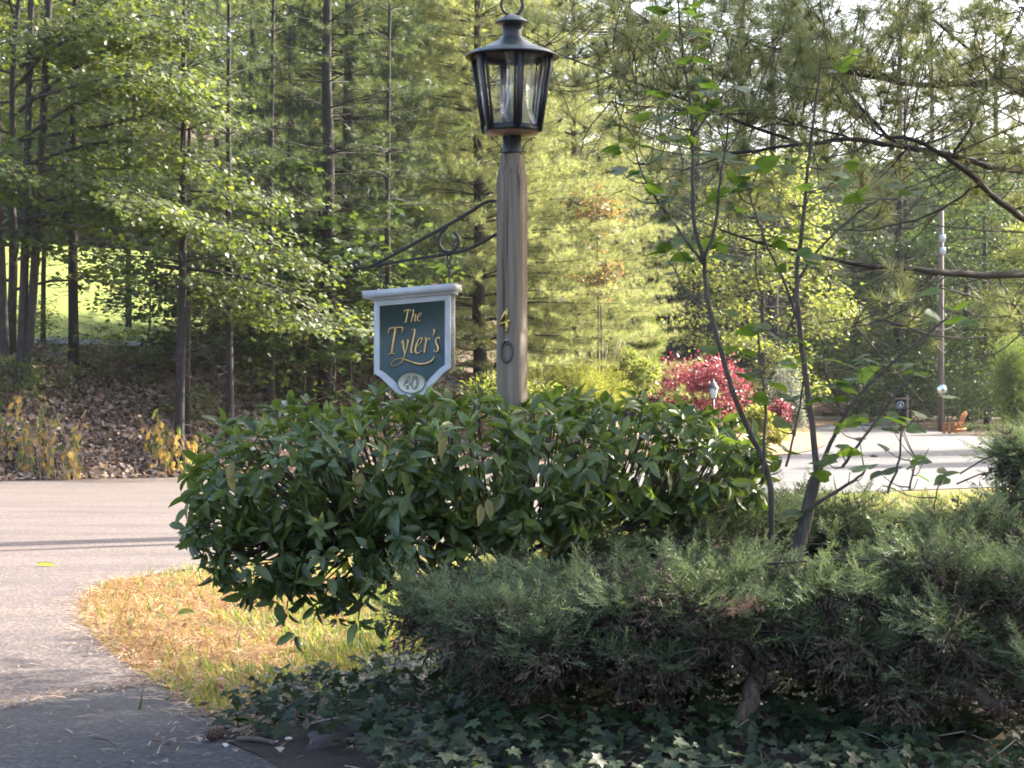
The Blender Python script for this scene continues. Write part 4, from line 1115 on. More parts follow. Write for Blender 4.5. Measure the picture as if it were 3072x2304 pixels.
# ---- white pine whose limbs hang in from the right
tz = TZ(4.9, 12.6)
pine = thing('white_pine', 'large white pine beyond the right edge whose bare limbs and needle tufts overhang the scene', 'tree', (4.9, 12.6, tz))
g = Geo(); g.tube([(0, 0, -.3), (0, 0, 1), (.05, 0, 4), (.02, .1, 9), (0, 0, 15)], [.3, .25, .22, .14, .03], 14); g.build('trunk', M['dark_bark'], pine, True)
tk = lambda z: np.array([4.9, 12.6, z])
LIMB = [([tk(2.9), P(3250, 235, 10.3), P(3000, 248, 9.6), P(2760, 258, 9.2), P(2560, 215, 9.0)], .042, .012),
        ([tk(2.5), P(3250, 560, 10.2), P(3072, 512, 9.6), P(2900, 488, 9.2), P(2700, 440, 9.0), P(2550, 412, 8.8), P(2400, 440, 8.7), P(2180, 462, 8.6)], .036, .006),
        ([tk(2.2), P(3250, 730, 10), P(3072, 660, 9.4), P(2950, 560, 9.0), P(2850, 480, 8.8), P(2760, 425, 8.6), P(2620, 400, 8.5)], .034, .008),
        ([tk(2.0), P(3250, 815, 10), P(3000, 826, 9.5), P(2820, 820, 9.2), P(2690, 803, 9.0), P(2500, 785, 8.8), P(2350, 745, 8.7), P(2150, 690, 8.6)], .034, .005),
        ([P(2400, 440, 8.7), P(2150, 330, 8.8), P(1880, 220, 9.0), P(1620, 130, 9.2)], .012, .004),
        ([P(2700, 440, 9.0), P(2520, 260, 9.2), P(2380, 80, 9.4), P(2320, -60, 9.5)], .014, .006),
        ([P(3000, 248, 9.6), P(2850, 110, 9.7), P(2680, -60, 9.8)], .014, .007),
        ([P(2760, 258, 9.2), P(2500, 190, 9.4), P(2200, 110, 9.6), P(1950, 70, 9.8)], .012, .004),
        ([P(2550, 412, 8.8), P(2300, 350, 8.9), P(2050, 330, 9.0), P(1830, 310, 9.1)], .009, .003),
        ([P(2850, 480, 8.8), P(2930, 330, 8.8), P(3010, 160, 8.9), P(3060, 20, 9)], .010, .005),
        ([P(2950, 560, 9.0), P(2800, 640, 8.9), P(2640, 700, 8.8), P(2480, 690, 8.7)], .009, .003),
        ([P(2820, 820, 9.2), P(2760, 900, 9), P(2640, 960, 8.9), P(2520, 1000, 8.8)], .008, .003),
        ([P(3000, 826, 9.5), P(3060, 940, 9.3), P(3110, 1000, 9.2)], .008, .004)]
LL = []
for pts, r0, r1 in LIMB:
    pl = smooth_line(pts, 2); m = len(pl); wob = np.column_stack([np.convolve(rng.normal(size=m + 2), np.ones(3) / 3, 'valid') * .012 for _ in range(3)]); pl = pl + wob
    g = Geo(); g.tube(pl, np.linspace(r0 * .68, r1 * .62, m), 8); at_origin(g, pine).build('limb', M['dark_bark'], pine, True); LL.append(pl)
LA = np.vstack([l[len(l) // 4:] for l in LL])
TG = []
def band(n, x0, x1, y0, y1, d0=8.4, d1=10.2):
    for _ in range(n): TG.append(P(rng.uniform(x0, x1), rng.uniform(y0, y1), rng.uniform(d0, d1)))
band(170, 2350, 3150, -60, 300); band(150, 2200, 3150, 120, 450); band(130, 1850, 2500, -60, 330); band(55, 1560, 1950, -60, 260); band(50, 1700, 2300, 250, 520); band(16, 2880, 3120, 430, 620); band(12, 2560, 2740, 430, 640)
band(14, 2450, 2740, 760, 980); band(5, 2960, 3100, 920, 1000); band(24, 2150, 2600, 440, 620); band(12, 1950, 2250, 480, 700)
TP, TDr = [], []; g = Geo()
for p in TG:
    q = LA[np.argmin(((LA - p) ** 2).sum(1) + rng.random(len(LA)) * .02)]
    v = p - q; L = np.linalg.norm(v)
    if (L > .6 and rng.random() < .5) or (abs(v[2]) > .8 * L and rng.random() < .6): continue
    side = np.cross(v / L, [0, 0, 1]) * L * rng.uniform(-.2, .2)
    m1 = q + v * .45 + side * 1.6 + [0, 0, -.10 * L]
    pl = smooth_line([q, m1, p + [0, 0, -.02 * L], p], 2)
    g.tube(pl, np.linspace(.0032, .0014, len(pl)), 4, False)
    TP.append(p); TDr.append(pl[-1] - pl[-3] + [0, 0, .015])
    for f in (.62, .82):      # side tufts
        if rng.random() < .6:
            s = pl[int(f * (len(pl) - 1))]; e = s + rng.normal(size=3) * .05 + v * .08 + [0, 0, .02]
            g.tube([s, e], [.002, .0016], 3, False); TP.append(e); TDr.append(e - s + [0, 0, .02])
for k in range(70):          # bare dead twigs under the limbs
    q = LA[rng.integers(len(LA))]; v = rng.normal(size=3) * [.25, .12, .16] + [0, 0, -.08]
    if q[2] > 2.1 and rng.random() < .5: continue
    pl = smooth_line([q, q + v * .5 + rng.normal(size=3) * .03, q + v], 1); g.tube(pl, [.0045, .0035, .0028, .0018], 4, False)
    if rng.random() < .5: e = q + v + rng.normal(size=3) * .1; g.tube([q + v * .6, e], [.0025, .0014], 3, False)
at_origin(g, pine).build('twigs', M['twig'], pine, False, 'stuff')
TP = np.array(TP); TDr = np.array(TDr)
g = Geo(); g.scatter(TUFT_NEAR, TP, frames(TDr, rdirs(len(TP))), rng.uniform(.08, .125, len(TP)))
at_origin(g, pine).build('needles', M['pine_near'], pine, False, 'stuff')

# ================================================================== TREES (one mesh set per kind, copied)
def conifer_geo(h, rb, cb, R, nw, per, tsize, tpl, seed, droop=.25, rise=.2, shape=.75, dead=None, sub=7, tufts=5, dense=1.0, flat=.35, wood_sub=False):
    """trunk and limbs, crown and (below it) dead branches of a conifer standing at the origin"""
    r = np.random.default_rng(seed)
    W, Cn, Dd = Geo(), Geo(), Geo()
    zz = np.linspace(-.4, h, 14); wx = np.cumsum(r.normal(size=14)) * .02; wy = np.cumsum(r.normal(size=14)) * .02
    W.tube(np.column_stack([wx, wy, zz]), np.maximum(rb * (1 - zz / h) ** .8 + .008, .01) * np.where(zz < .2, 1.15, 1), 9)
    def ax(z): return np.array([np.interp(z, zz, wx), np.interp(z, zz, wy), z])
    TPs, TDs = [], []
    for i in range(nw):
        t = (i + r.uniform(-.3, .3)) / nw; t = min(max(t, 0), .99)
        z = cb + (h - cb) * t
        n = per + int(r.integers(-1, 2)); a0 = r.uniform(0, 2 * PI)
        for k in range(max(2, n)):
            a = a0 + 2 * PI * k / n + r.uniform(-.35, .35)
            L = R * (1 - t) ** shape * r.uniform(.6, 1.12) + .25
            ca, sa = math.cos(a), math.sin(a); s = np.linspace(0, 1, 6)
            ry = rise * (1 + 1.6 * t)
            pts = ax(z) + np.column_stack([ca * L * s, sa * L * s, L * (ry * s - droop * (1 - t * .6) * s ** 2 + .10 * s ** 4)])
            W.tube(pts, np.linspace(.009 + .007 * L, .004, 6), 4, False)
            ns = max(3, int(sub * (.45 + .55 * L / R) * dense))
            for j in range(ns):
                f = .22 + .78 * (j + r.uniform(0, 1)) / ns
                q = np.array([np.interp(f, s, pts[:, m]) for m in range(3)])
                b = a + (1 if j % 2 else -1) * r.uniform(.45, 1.05) if f < .95 else a
                l = L * .44 * (1.2 - .75 * f) * r.uniform(.7, 1.3) + .15
                dv = np.array([math.cos(b), math.sin(b), r.uniform(-.15, .25)])
                if wood_sub: W.tube([q, q + dv * l], [.007, .004], 3, False)
                nt = max(2, int(tufts * (.5 + l)))
                for u in np.linspace(.25, 1, nt):
                    TPs.append(q + dv * l * u + r.normal(size=3) * .04); TDs.append(dv + r.normal(size=3) * .45 + [0, 0, flat])
    if dead:
        lo, hi, nd, ln = dead
        for i in range(nd):
            z = r.uniform(lo, hi); a = r.uniform(0, 2 * PI); L = ln * r.uniform(.35, 1.1)
            v = np.array([math.cos(a), math.sin(a), r.uniform(-.25, .2)]); p0 = ax(z); bnd = r.normal(size=3) * .12 * L
            pts = [p0, p0 + v * L * .5 + bnd, p0 + v * L + [0, 0, -.12 * L]]
            Dd.tube(smooth_line(pts, 1), np.linspace(.012, .003, 4), 3, False)
            for _ in range(3):
                f = r.uniform(.4, .95); q = p0 + v * L * f + bnd * (1 - abs(f - .5) * 2)
                Dd.tube([q, q + r.normal(size=3) * [.3, .3, .14] * L * .6], [.007, .003], 3, False)
    TPs = np.array(TPs); TDs = np.array(TDs)
    Cn.scatter(tpl, TPs, frames(TDs, r.normal(size=TDs.shape)), r.uniform(.75, 1.2, len(TPs)) * tsize)
    return W, Cn, (Dd if dead else None)
def broad_geo(h, rb, cb, R, nl, seed, tpl, leaf, per, spread=(.55, .2), tilt=.55, sub=5, forks=0, shape='dome', crook=.05, dir_bias=(0, 0, 0)):
    """a deciduous tree: trunk, ascending limbs, flattened sprays of separate leaves"""
    r = np.random.default_rng(seed); W, Cn = Geo(), Geo()
    zz = np.linspace(-.4, h * .94, 12); wx = np.cumsum(r.normal(size=12)) * crook; wy = np.cumsum(r.normal(size=12)) * crook
    wx -= wx[0]; wy -= wy[0]
    W.tube(np.column_stack([wx, wy, zz]), np.maximum(rb * (1 - zz / h) ** .7, .012), 9)
    CP = []; CDir = []
    for i in range(nl):
        t = (i + r.uniform(0, 1)) / nl; z = cb + (h * .93 - cb) * t
        a = i * 2.4 + r.uniform(-.5, .5)
        prof = math.sin(PI * (.22 + .74 * t)) ** .8 if shape == 'dome' else (1 - t) ** .7
        L = R * prof * r.uniform(.7, 1.15) + .3
        p0 = np.array([np.interp(z, zz, wx), np.interp(z, zz, wy), z]); up = r.uniform(.15, .6)
        v = np.array([math.cos(a), math.sin(a), 0]) + np.array(dir_bias)
        s = np.linspace(0, 1, 5)[:, None]
        pts = p0 + v * L * s + np.array([0, 0, 1.0]) * L * (up * s - .22 * s ** 2) + np.vstack([np.zeros(3), r.normal(size=(4, 3)) * .05 * L])
        W.tube(pts, np.linspace(rb * .32 * (1 - .5 * t) + .008, .006, 5), 5, False)
        for j in range(sub):
            f = .3 + .7 * (j + r.uniform(0, .9)) / sub
            q = np.array([np.interp(f, s[:, 0], pts[:, m]) for m in range(3)])
            b = a + r.uniform(-1.2, 1.2); l = L * .42 * (1.25 - f) * r.uniform(.6, 1.3) + .15
            e = q + np.array([math.cos(b), math.sin(b), r.uniform(-.1, .45)]) * l
            W.tube([q, (q + e) / 2 + r.normal(size=3) * .04, e], [.010, .007, .004], 3, False)
            CP += [e, q * .5 + e * .5]; CDir += [(e - q) / (l + 1e-6)] * 2
    CP = np.array(CP); CDir = np.array(CDir)
    n = len(CP) * per
    k = np.repeat(np.arange(len(CP)), per)
    pos = CP[k] + r.normal(size=(n, 3)) * [spread[0], spread[0], spread[1]]
    pos[:, 2] -= .25 * spread[0] * (np.abs(pos - CP[k])[:, :2].sum(1) / spread[0] * .5) ** 2
    d = CDir[k] * .5 + r.normal(size=(n, 3)) * [.8, .8, .25] + [0, 0, -.35]
    Cn.scatter(tpl, pos, frames(d, np.array([0, 0, 1.0]) + r.normal(size=(n, 3)) * tilt), r.uniform(.65, 1.2, n) * leaf)
    return W, Cn
class Kind:
    """meshes of one kind of tree; each tree is an Empty with its own trunk, crown (and dead branches)"""
    def __init__(self, W, Cn, bark, leaf, Dd=None):
        self.w = W.mesh('trunk', bark, True); self.c = Cn.mesh('crown', leaf, False)
        self.d = Dd.mesh('dead_branches', M['twig'], False) if Dd else None
    def plant(self, name, label, cat, loc, rz=0.0, sc=1.0, group=None, thick=None, leaf=None):
        root = thing(name, label, cat, loc, group)
        root.rotation_euler = (0, 0, rz); root.scale = (sc, sc, sc) if np.isscalar(sc) else sc
        parts = [('trunk', self.w), ('crown', self.c)] + ([('dead_branches', self.d)] if self.d else [])
        for nm, me in parts:
            if leaf and nm == 'crown':
                me = me.copy(); me.materials.clear(); me.materials.append(leaf)
            o = bpy.data.objects.new(nm, me); COL.objects.link(o); o.parent = root
            if nm == 'dead_branches': o['kind'] = 'stuff'
        return root
def ground_at(px, D):
    x = (px - 1536) / FPX * D
    return np.array([x, D, TZ(x, D)])

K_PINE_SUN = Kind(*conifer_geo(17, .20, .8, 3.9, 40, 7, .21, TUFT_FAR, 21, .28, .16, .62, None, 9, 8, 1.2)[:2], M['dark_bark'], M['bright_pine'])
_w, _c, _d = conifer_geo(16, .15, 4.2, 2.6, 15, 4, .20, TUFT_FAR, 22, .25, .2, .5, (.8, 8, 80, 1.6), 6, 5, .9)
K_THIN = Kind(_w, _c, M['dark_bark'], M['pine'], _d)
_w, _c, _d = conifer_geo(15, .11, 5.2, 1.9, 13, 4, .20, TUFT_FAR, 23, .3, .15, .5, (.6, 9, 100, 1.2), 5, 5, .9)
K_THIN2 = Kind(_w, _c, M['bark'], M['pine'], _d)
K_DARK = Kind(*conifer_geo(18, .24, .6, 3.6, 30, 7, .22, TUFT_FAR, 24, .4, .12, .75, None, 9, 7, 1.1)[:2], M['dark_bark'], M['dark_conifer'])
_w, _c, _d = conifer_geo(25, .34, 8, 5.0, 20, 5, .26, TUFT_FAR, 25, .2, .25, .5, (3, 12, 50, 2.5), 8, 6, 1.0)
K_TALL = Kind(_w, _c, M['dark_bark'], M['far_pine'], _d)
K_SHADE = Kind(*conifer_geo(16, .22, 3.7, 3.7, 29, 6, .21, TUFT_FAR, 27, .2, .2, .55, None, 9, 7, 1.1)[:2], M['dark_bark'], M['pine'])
K_BROAD = Kind(*broad_geo(17, .2, 1.5, 5.0, 52, 31, T_DIA, .27, 30, (.5, .25)), M['bark'], M['broad'])
K_BROAD2 = Kind(*broad_geo(14, .16, 1.0, 4.2, 46, 32, T_DIA, .24, 30, (.48, .22)), M['bark'], M['yellow_broad'])
K_MAPLE = Kind(*broad_geo(14, .13, 1.4, 4.0, 34, 33, T_MAPLE, .17, 20, (.46, .07), .28, 6, crook=.07), M['bark'], M['maple'])
K_UNDER = Kind(*broad_geo(3.6, .028, .4, 1.5, 16, 34, T_MAPLE, .13, 9, (.24, .05), .3, 4, crook=.05), M['twig'], M['broad'])
K_UNDER2 = Kind(*broad_geo(2.4, .022, .3, 1.3, 16, 35, T_DIA, .14, 12, (.26, .09), .4, 4, crook=.04), M['twig'], M['maple'])

# ---- the strip of wood on the bank, left
K_MAPLE.plant('maple_tree', 'maple at the left edge with several leaning grey trunks and layered sprays', 'tree', ground_at(35, 50), .4, .95)
mp = thing('maple_tree', 'maple with long drooping layered boughs reaching right in front of the pines', 'tree', ground_at(75, 48.5))
g = Geo(); b0 = np.array(mp.location)
for px1, px2 in ((60, 95), (75, 150), (20, -20)):
    g.tube(smooth_line([b0 + [(px1 - 75) * .0078, 0, -.3], P((px1 + px2) / 2, 700, 48.5), P(px2, -60, 48.5)], 2), np.linspace(.13, .07, 10), 8)
at_origin(g, mp).build('trunk', M['bark'], mp, True)
BO = [((70, 620), (300, 560), (560, 570), (850, 590)), ((70, 500), (250, 430), (450, 420), (700, 520)), ((60, 420), (250, 290), (420, 250), (690, 275)), ((60, 330), (250, 180), (380, 120), (520, 90)), ((60, 700), (250, 630), (400, 620), (530, 670)),
      ((60, 520), (200, 500), (350, 550), (480, 620)), ((60, 250), (160, 120), (260, 30), (420, -40)), ((80, 300), (250, 250), (350, 230), (560, 220)), ((60, 660), (300, 620), (560, 640), (760, 700)), ((50, 600), (30, 560), (0, 500), (-60, 480)), ((60, 420), (300, 380), (500, 330), (620, 330)), ((60, 200), (200, 120), (400, 40), (560, 60)), ((560, 880), (640, 840), (720, 880), (800, 960)), ((500, 800), (700, 820), (880, 880), (1010, 980)), ((420, 700), (620, 690), (800, 720), (960, 800))]
g = Geo(); CP = []; CD = []
for bo in BO:
    D1 = rng.uniform(43.5, 49)
    pl = smooth_line([P(x, y, 48.5 + (D1 - 48.5) * k / 3) for k, (x, y) in enumerate(bo)], 2)
    g.tube(pl, np.linspace(.06, .012, len(pl)), 5, False)
    for k in range(46):
        f = rng.uniform(.3, 1.02); i = min(int(f * (len(pl) - 1)), len(pl) - 1); q = pl[i]
        e = q + np.array([rng.normal() * .5, rng.normal() * .7, -.1 * rng.random() - .05 + rng.normal() * .12])
        g.tube([q, e], [.012, .005], 3, False); CP.append(e); CD.append((e - q) + [.35, 0, -.08])
at_origin(g, mp).build('bough', M['bark'], mp, True)
CP = np.array(CP); CD = np.array(CD); per = 24; k = np.repeat(np.arange(len(CP)), per); n = len(k)
pos = CP[k] + rng.normal(size=(n, 3)) * [.30, .32, .065]; pos[:, 2] -= (pos[:, 0] - CP[k][:, 0]) * .28
d = CD[k] * .6 + rng.normal(size=(n, 3)) * [.5, .5, .15] + [.25, -.05, -.32]
g = Geo(); g.scatter(T_MAPLE, pos, frames(d, np.array([.22, -.18, 1.0]) + rng.normal(size=(n, 3)) * .28), rng.uniform(.075, .14, n))
at_origin(g, mp).build('crown', M['maple'], mp, False)

TRUNKS = [  # px of the base, distance, kind, scale, turn, label
    (225, 50.5, K_THIN, (.85, .85, 1), .3, 'slim straight pine trunk standing alone before the bright lawn'),
    (540, 47.8, K_THIN, (.75, .75, .95), 1.9, 'straight dark pine trunk rising from the leaf covered bank, left of the thin pair'),
    (565, 49.5, K_THIN2, (.6, .6, 1), 4.0, 'thin grey trunk close beside the straight dark pine on the bank'),
    (690, 49.0, K_THIN, (.65, .65, .95), 5.1, 'slim trunk with broken dead twigs in the middle of the wooded bank'),
    (812, 52.0, K_THIN2, (.8, .8, 1), .9, 'thin pine trunk with dead side twigs left of the thick dark trunk'),
    (862, 55.0, K_THIN2, (.7, .7, 1), 2.2, 'very thin trunk in the shadow between two pines'),
    (970, 53.5, K_THIN, (1.45, 1.45, 1.05), 3.3, 'thick dark leaning pine trunk behind the sign'),
    (1045, 57.0, K_DARK, (.9, .9, 1.05), 2.0, 'big dark pine trunk with dense boughs just left of the sunlit pine'),
    (1160, 54.0, K_THIN2, (.85, .85, 1), 1.2, 'thin pale edged pine trunk above the sign bracket'),
    (130, 53.0, K_THIN2, (.6, .6, .95), 3.6, 'very thin sapling trunk near the left edge in front of the lawn'),
    (385, 60.0, K_THIN2, (.8, .8, 1.0), 5.5, 'thin pine between the lone trunk and the straight dark pine'),
    (760, 58.0, K_THIN, (.9, .9, 1.05), .1, 'shaded pine set back behind the slim trunks'),
    (640, 62.0, K_THIN, (.9, .9, 1.05), 2.7, 'shaded pine far back in the wood above the path')]
for px, D, K, sc, rz, lab in TRUNKS:
    K.plant('pine_tree', lab, 'tree', ground_at(px, D), rz, sc, 'pines on the wooded bank')
UN = [(330, 50.2, K_UNDER2, .62, 'dark bush at the top of the bank before the lawn'), (60, 50.4, K_UNDER2, .6, 'dark bush at the foot of the left maple'), (470, 51.5, K_UNDER, .5, 'leafy sapling between the dark bush and the straight pine'),
      (640, 52, K_UNDER, .8, 'leafy sapling right of the straight dark pine'), (730, 53.5, K_UNDER, .9, 'sapling with layered leaves in the middle of the bank'), (850, 54.5, K_UNDER, .85, 'sapling hiding the foot of the thin pine trunk'), (940, 54.5, K_UNDER2, .95, 'bushy sapling left of the hanging sign'), (1020, 55.5, K_UNDER, 1.0, 'shaded sapling just behind the hanging sign'),
      (1100, 56, K_UNDER2, 1.1, 'shaded bush behind the hanging sign'), (575, 49.8, K_UNDER2, .45, 'low seedling at the foot of the straight pine'), (30, 47.0, K_UNDER2, .55, 'low green seedling at the left edge above the driveway'), (150, 48.3, K_UNDER, .38, 'low maple seedling spreading over the leaf litter'), (890, 52.5, K_UNDER, 1.5, 'tall leafy sapling with dark layered leaves left of the sign'), (650, 54, K_UNDER, 1.25, 'tall leafy sapling before the lawn beside the straight pine'), (710, 52.5, K_UNDER2, 1.35, 'bushy sapling with dense low leaves in the middle of the bank'), (980, 53, K_UNDER, 1.35, 'sapling with spreading sprays in front of the thick dark trunk'), (560, 53.5, K_UNDER, 1.15, 'sapling spreading behind the straight dark pine'), (1080, 54, K_UNDER, 1.6, 'tall sapling with dark sprays rising behind the hanging sign'), (790, 54, K_UNDER, 1.7, 'tall sapling with layered sprays left of the thin pine trunk'), (430, 55, K_UNDER, 1.0, 'thin sapling before the lawn left of the straight pine'), (790, 60, K_UNDER, 1.2, 'taller shaded sapling beneath the pines'), (690, 62, K_UNDER, 1.2, 'tall shaded sapling in front of the path')]
for i, (px, D, K, sc, lab) in enumerate(UN):
    K.plant('sapling', lab, 'sapling', ground_at(px, D), i * 1.7, sc, 'saplings under the trees on the bank')

# ---- trees behind the lawn, far left
LAWN_TREES = [(-60, 104, 2, 1.0, 'at the left edge behind the left maple'), (160, 108, 2, 1.1, 'left of the lone slim pine'), (380, 102, 2, 1.0, 'between the lone slim pine and the straight dark pine'), (600, 106, 2, 1.1, 'just right of the straight dark pine'), (800, 110, 2, 1.15, 'left of the thick leaning pine trunk'), (1000, 106, 2, 1.15, 'behind the thick leaning pine trunk'), (1230, 112, 2, 1.2, 'behind the sign bracket'),
              (270, 122, 1, 1.3, 'deep green, above the lone slim pine'), (520, 125, 1, 1.3, 'deep green, behind the straight dark pine'), (760, 128, 1, 1.3, 'deep green, in the middle of the wood'), (20, 124, 1, 1.3, 'deep green, at the left edge'), (1100, 128, 1, 1.3, 'deep green, right of the thick leaning trunk'), (1350, 130, 1, 1.4, 'deep green, left of the lantern'), (1500, 122, 2, 1.3, 'behind the lantern')]
for i, (px, D, K, sc, lab) in enumerate(LAWN_TREES):
    (K_BROAD, K_BROAD2)[K - 1].plant('leafy_tree', 'sunlit tree beyond the lawn, ' + lab, 'tree', ground_at(px, D), i * 1.31, sc, 'leafy trees behind the lawn')
for i, (px, w) in enumerate(((60, 'leftmost, behind the left maple'), (190, 'left of the lone slim pine'), (310, 'right of the lone slim pine'), (430, 'left of the straight dark pine'), (690, 'behind the slim trunk with broken twigs'), (900, 'left of the thick leaning trunk'))):
    K_DARK.plant('evergreen_tree', 'low dark evergreen topping the lawn, ' + w, 'tree', ground_at(px, 94 + 3 * (i % 2)), i * 2.1, (.8, .8, .28 + .05 * (i % 3)), 'dark evergreens at the top of the lawn')

# ---- the sunlit pines in the middle
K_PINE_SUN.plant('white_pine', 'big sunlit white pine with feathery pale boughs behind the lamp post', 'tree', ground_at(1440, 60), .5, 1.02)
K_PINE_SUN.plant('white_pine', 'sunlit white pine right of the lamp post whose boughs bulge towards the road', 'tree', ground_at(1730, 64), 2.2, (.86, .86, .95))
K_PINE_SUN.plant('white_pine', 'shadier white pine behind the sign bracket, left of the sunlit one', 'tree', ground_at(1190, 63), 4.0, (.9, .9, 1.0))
for px, py, D, s, lab in ((1790, 640, 60.4, .9, 'orange red maple foliage among the pine boughs, upper patch'), (1800, 830, 60.0, .8, 'orange red maple foliage among the pine boughs, lower patch'), (1310, 1010, 57.5, .6, 'small orange tinted sapling low behind the sign')):
    p = P(px, py, D); gz = TZ(p[0], p[1]); root = thing('red_maple', lab, 'sapling', (p[0], p[1], gz), 'orange maples in the pine boughs')
    w = Geo(); hh = p[2] - gz; w.tube([(0, 0, -.2), (.05, 0, hh * .5), (0, 0, hh + .4 * s)], [.04, .03, .01], 6)
    n = int(650 * s); pos = rng.normal(size=(n, 3)) * [.42 * s, .35, .38 * s] + [0, 0, hh]
    for q in pos[::22]: w.tube([(0.02, 0, hh - .4), q], [.01, .004], 3, False)
    c = Geo(); c.scatter(T_MAPLE, pos, leaf_rot(rng.normal(size=(n, 3)) + [0, 0, -.4], .6), rng.uniform(.08, .14, n))
    w.build('trunk', M['twig'], root, True); c.build('crown', M['orange_leaf'], root)

# ---- garden shrubs beside the road
def bush(name, label, px, D, wpx, hpx, mat, tpl, leaf, n, base_py=None, lumps=9, up=.3, cat='shrub', group=None, clump=0, stems=True, z0=.0):
    loc = ground_at(px, D)
    if base_py is not None: loc[2] = P(px, base_py, D)[2]
    root = thing(name, label, cat, loc, group)
    rx, h = wpx / 2 * MPX(D), hpx * MPX(D)
    g = Geo(); pts = []; dr = []
    for k in range(lumps):
        a = rng.uniform(0, 2 * PI); q = rng.uniform(.1, .62) if k else 0
        q *= 1.25; c = np.array([math.cos(a) * q * rx, math.sin(a) * q * rx * .8, h * (rng.uniform(.30, .74) - .3 * q)]); rr = np.array([rx * .40, rx * .38, h * .30]) * rng.uniform(.6, 1.15)
        p, d = in_ellipsoid_shell(n // lumps, c, rr, .45, 1.2); pts.append(p); dr.append(d)
    pts = np.vstack(pts); dr = np.vstack(dr); ok = pts[:, 2] > .02; pts, dr = pts[ok], dr[ok]
    d = dr + rng.normal(size=pts.shape) * .5 + [0, 0, up]
    g.scatter(tpl, pts, frames(d, dr + [0, 0, .6] + rng.normal(size=pts.shape) * .4), rng.uniform(.7, 1.25, len(pts)) * leaf)
    w = Geo()
    for k in range(9):
        q = pts[rng.integers(len(pts))]; w.tube(smooth_line([(0, 0, -.1), q * [.3, .3, .6], q], 1), [.02, .016, .011, .005], 5)
    w.build('stems', M['twig'], root, True); g.build('foliage', mat, root)
    return root
bush('burning_bush', 'wide loose crimson leaved bush beside the far bend of the road', 2115, 64, 330, 235, M['red_leaf'], T_DIA, .105, 5600, 1262, 24)
bush('burning_bush', 'lower crimson bush reaching towards the silvery shrub', 2330, 63, 110, 100, M['red_leaf'], T_DIA, .10, 1300, 1290, 7)
bush('gold_juniper', 'yellow green feathery juniper mound below the sunlit pine', 1730, 58, 330, 150, M['gold_juniper'], SPRAY_FAR, .34, 1500, 1230, 9, .6)
bush('gold_juniper', 'small yellow green mound between the crimson bush and the road', 2270, 61, 190, 110, M['gold_juniper'], T_DIA, .09, 2600, 1310, 8, .3)
bush('rhododendron', 'bright green rhododendron between the juniper mound and the crimson bush', 1905, 61, 190, 150, M['yellow_broad'], T_OVAL, .16, 1300, 1180, 9, .2)
bush('rhododendron', 'leafy shrub low behind the lamp post', 1500, 56, 380, 130, M['yellow_broad'], T_OVAL, .16, 1600, 1240, 9, .2)
bush('arborvitae', 'small pointed arborvitae at the edge of the sunlit pine', 1940, 66, 95, 250, M['arbor'], SPRAY_FAR, .30, 1100, 1150, 10, 1.0, 'tree')
bush('grey_shrub', 'silvery shrub at the end of the crimson bush', 2385, 66, 120, 130, M['grey_leaf'], T_DIA, .08, 2200, 1300, 8)
bush('grey_shrub', 'pale leafy shrub behind the crimson bush by the road bend', 2360, 74, 130, 170, M['grey_leaf'], T_DIA, .10, 2000, 1240, 8)
bush('low_shrub', 'low green mound on the mulch beside the silvery shrub', 2340, 63, 100, 50, M['gold_juniper'], T_DIA, .08, 1300, 1330, 6)
g = Geo(); root = thing('plume_grass', 'clump of pale upright plumes behind the juniper mound', 'grass', ground_at(1800, 62)); root.location.z = P(1800, 1120, 62)[2]
for k in range(16):
    x = rng.normal() * .32; y = rng.normal() * .25; h = rng.uniform(.5, .95)
    g.tube([(x * .4, y * .4, -.6), (x, y, h * .5), (x * 1.3, y * 1.3, h)], [.006, .012, .03], 4); g.tube([(x * 1.3, y * 1.3, h), (x * 1.4, y * 1.4, h + .2)], [.03, .004], 4)
g.build('plumes', M['plume'], root)

# little garden lantern
gl = thing('garden_lantern', 'small black post lantern with pale panes in front of the crimson bush', 'lamp', ground_at(2140, 61)); gl.location.z = P(2140, 1260, 61)[2]
gh = P(2140, 1195, 61)[2] - gl.location.z
g = Geo(); g.tube([(0, 0, -.3), (0, 0, gh)], .035, 8); g.build('post', M['black_metal'], gl, True)
g = Geo(); g.lathe([(.09, gh), (.10, gh + .02), (.155, gh + .30), (.0, gh + .30)], 4, (0, 0, 0), .5); g.build('pane', M['gl_pane'], gl)
g = Geo()
for k in range(4):
    a = .5 + k * PI / 2; g.tube([(.1 * math.cos(a), .1 * math.sin(a), gh), (.16 * math.cos(a), .16 * math.sin(a), gh + .31)], .012, 5)
g.build('frame', M['black_metal'], gl)
g = Geo(); g.lathe([(.21, gh + .30), (.20, gh + .32), (.03, gh + .52), (.02, gh + .58), (0, gh + .6)], 4, (0, 0, 0), .5); g.build('roof', M['roof_metal'], gl)

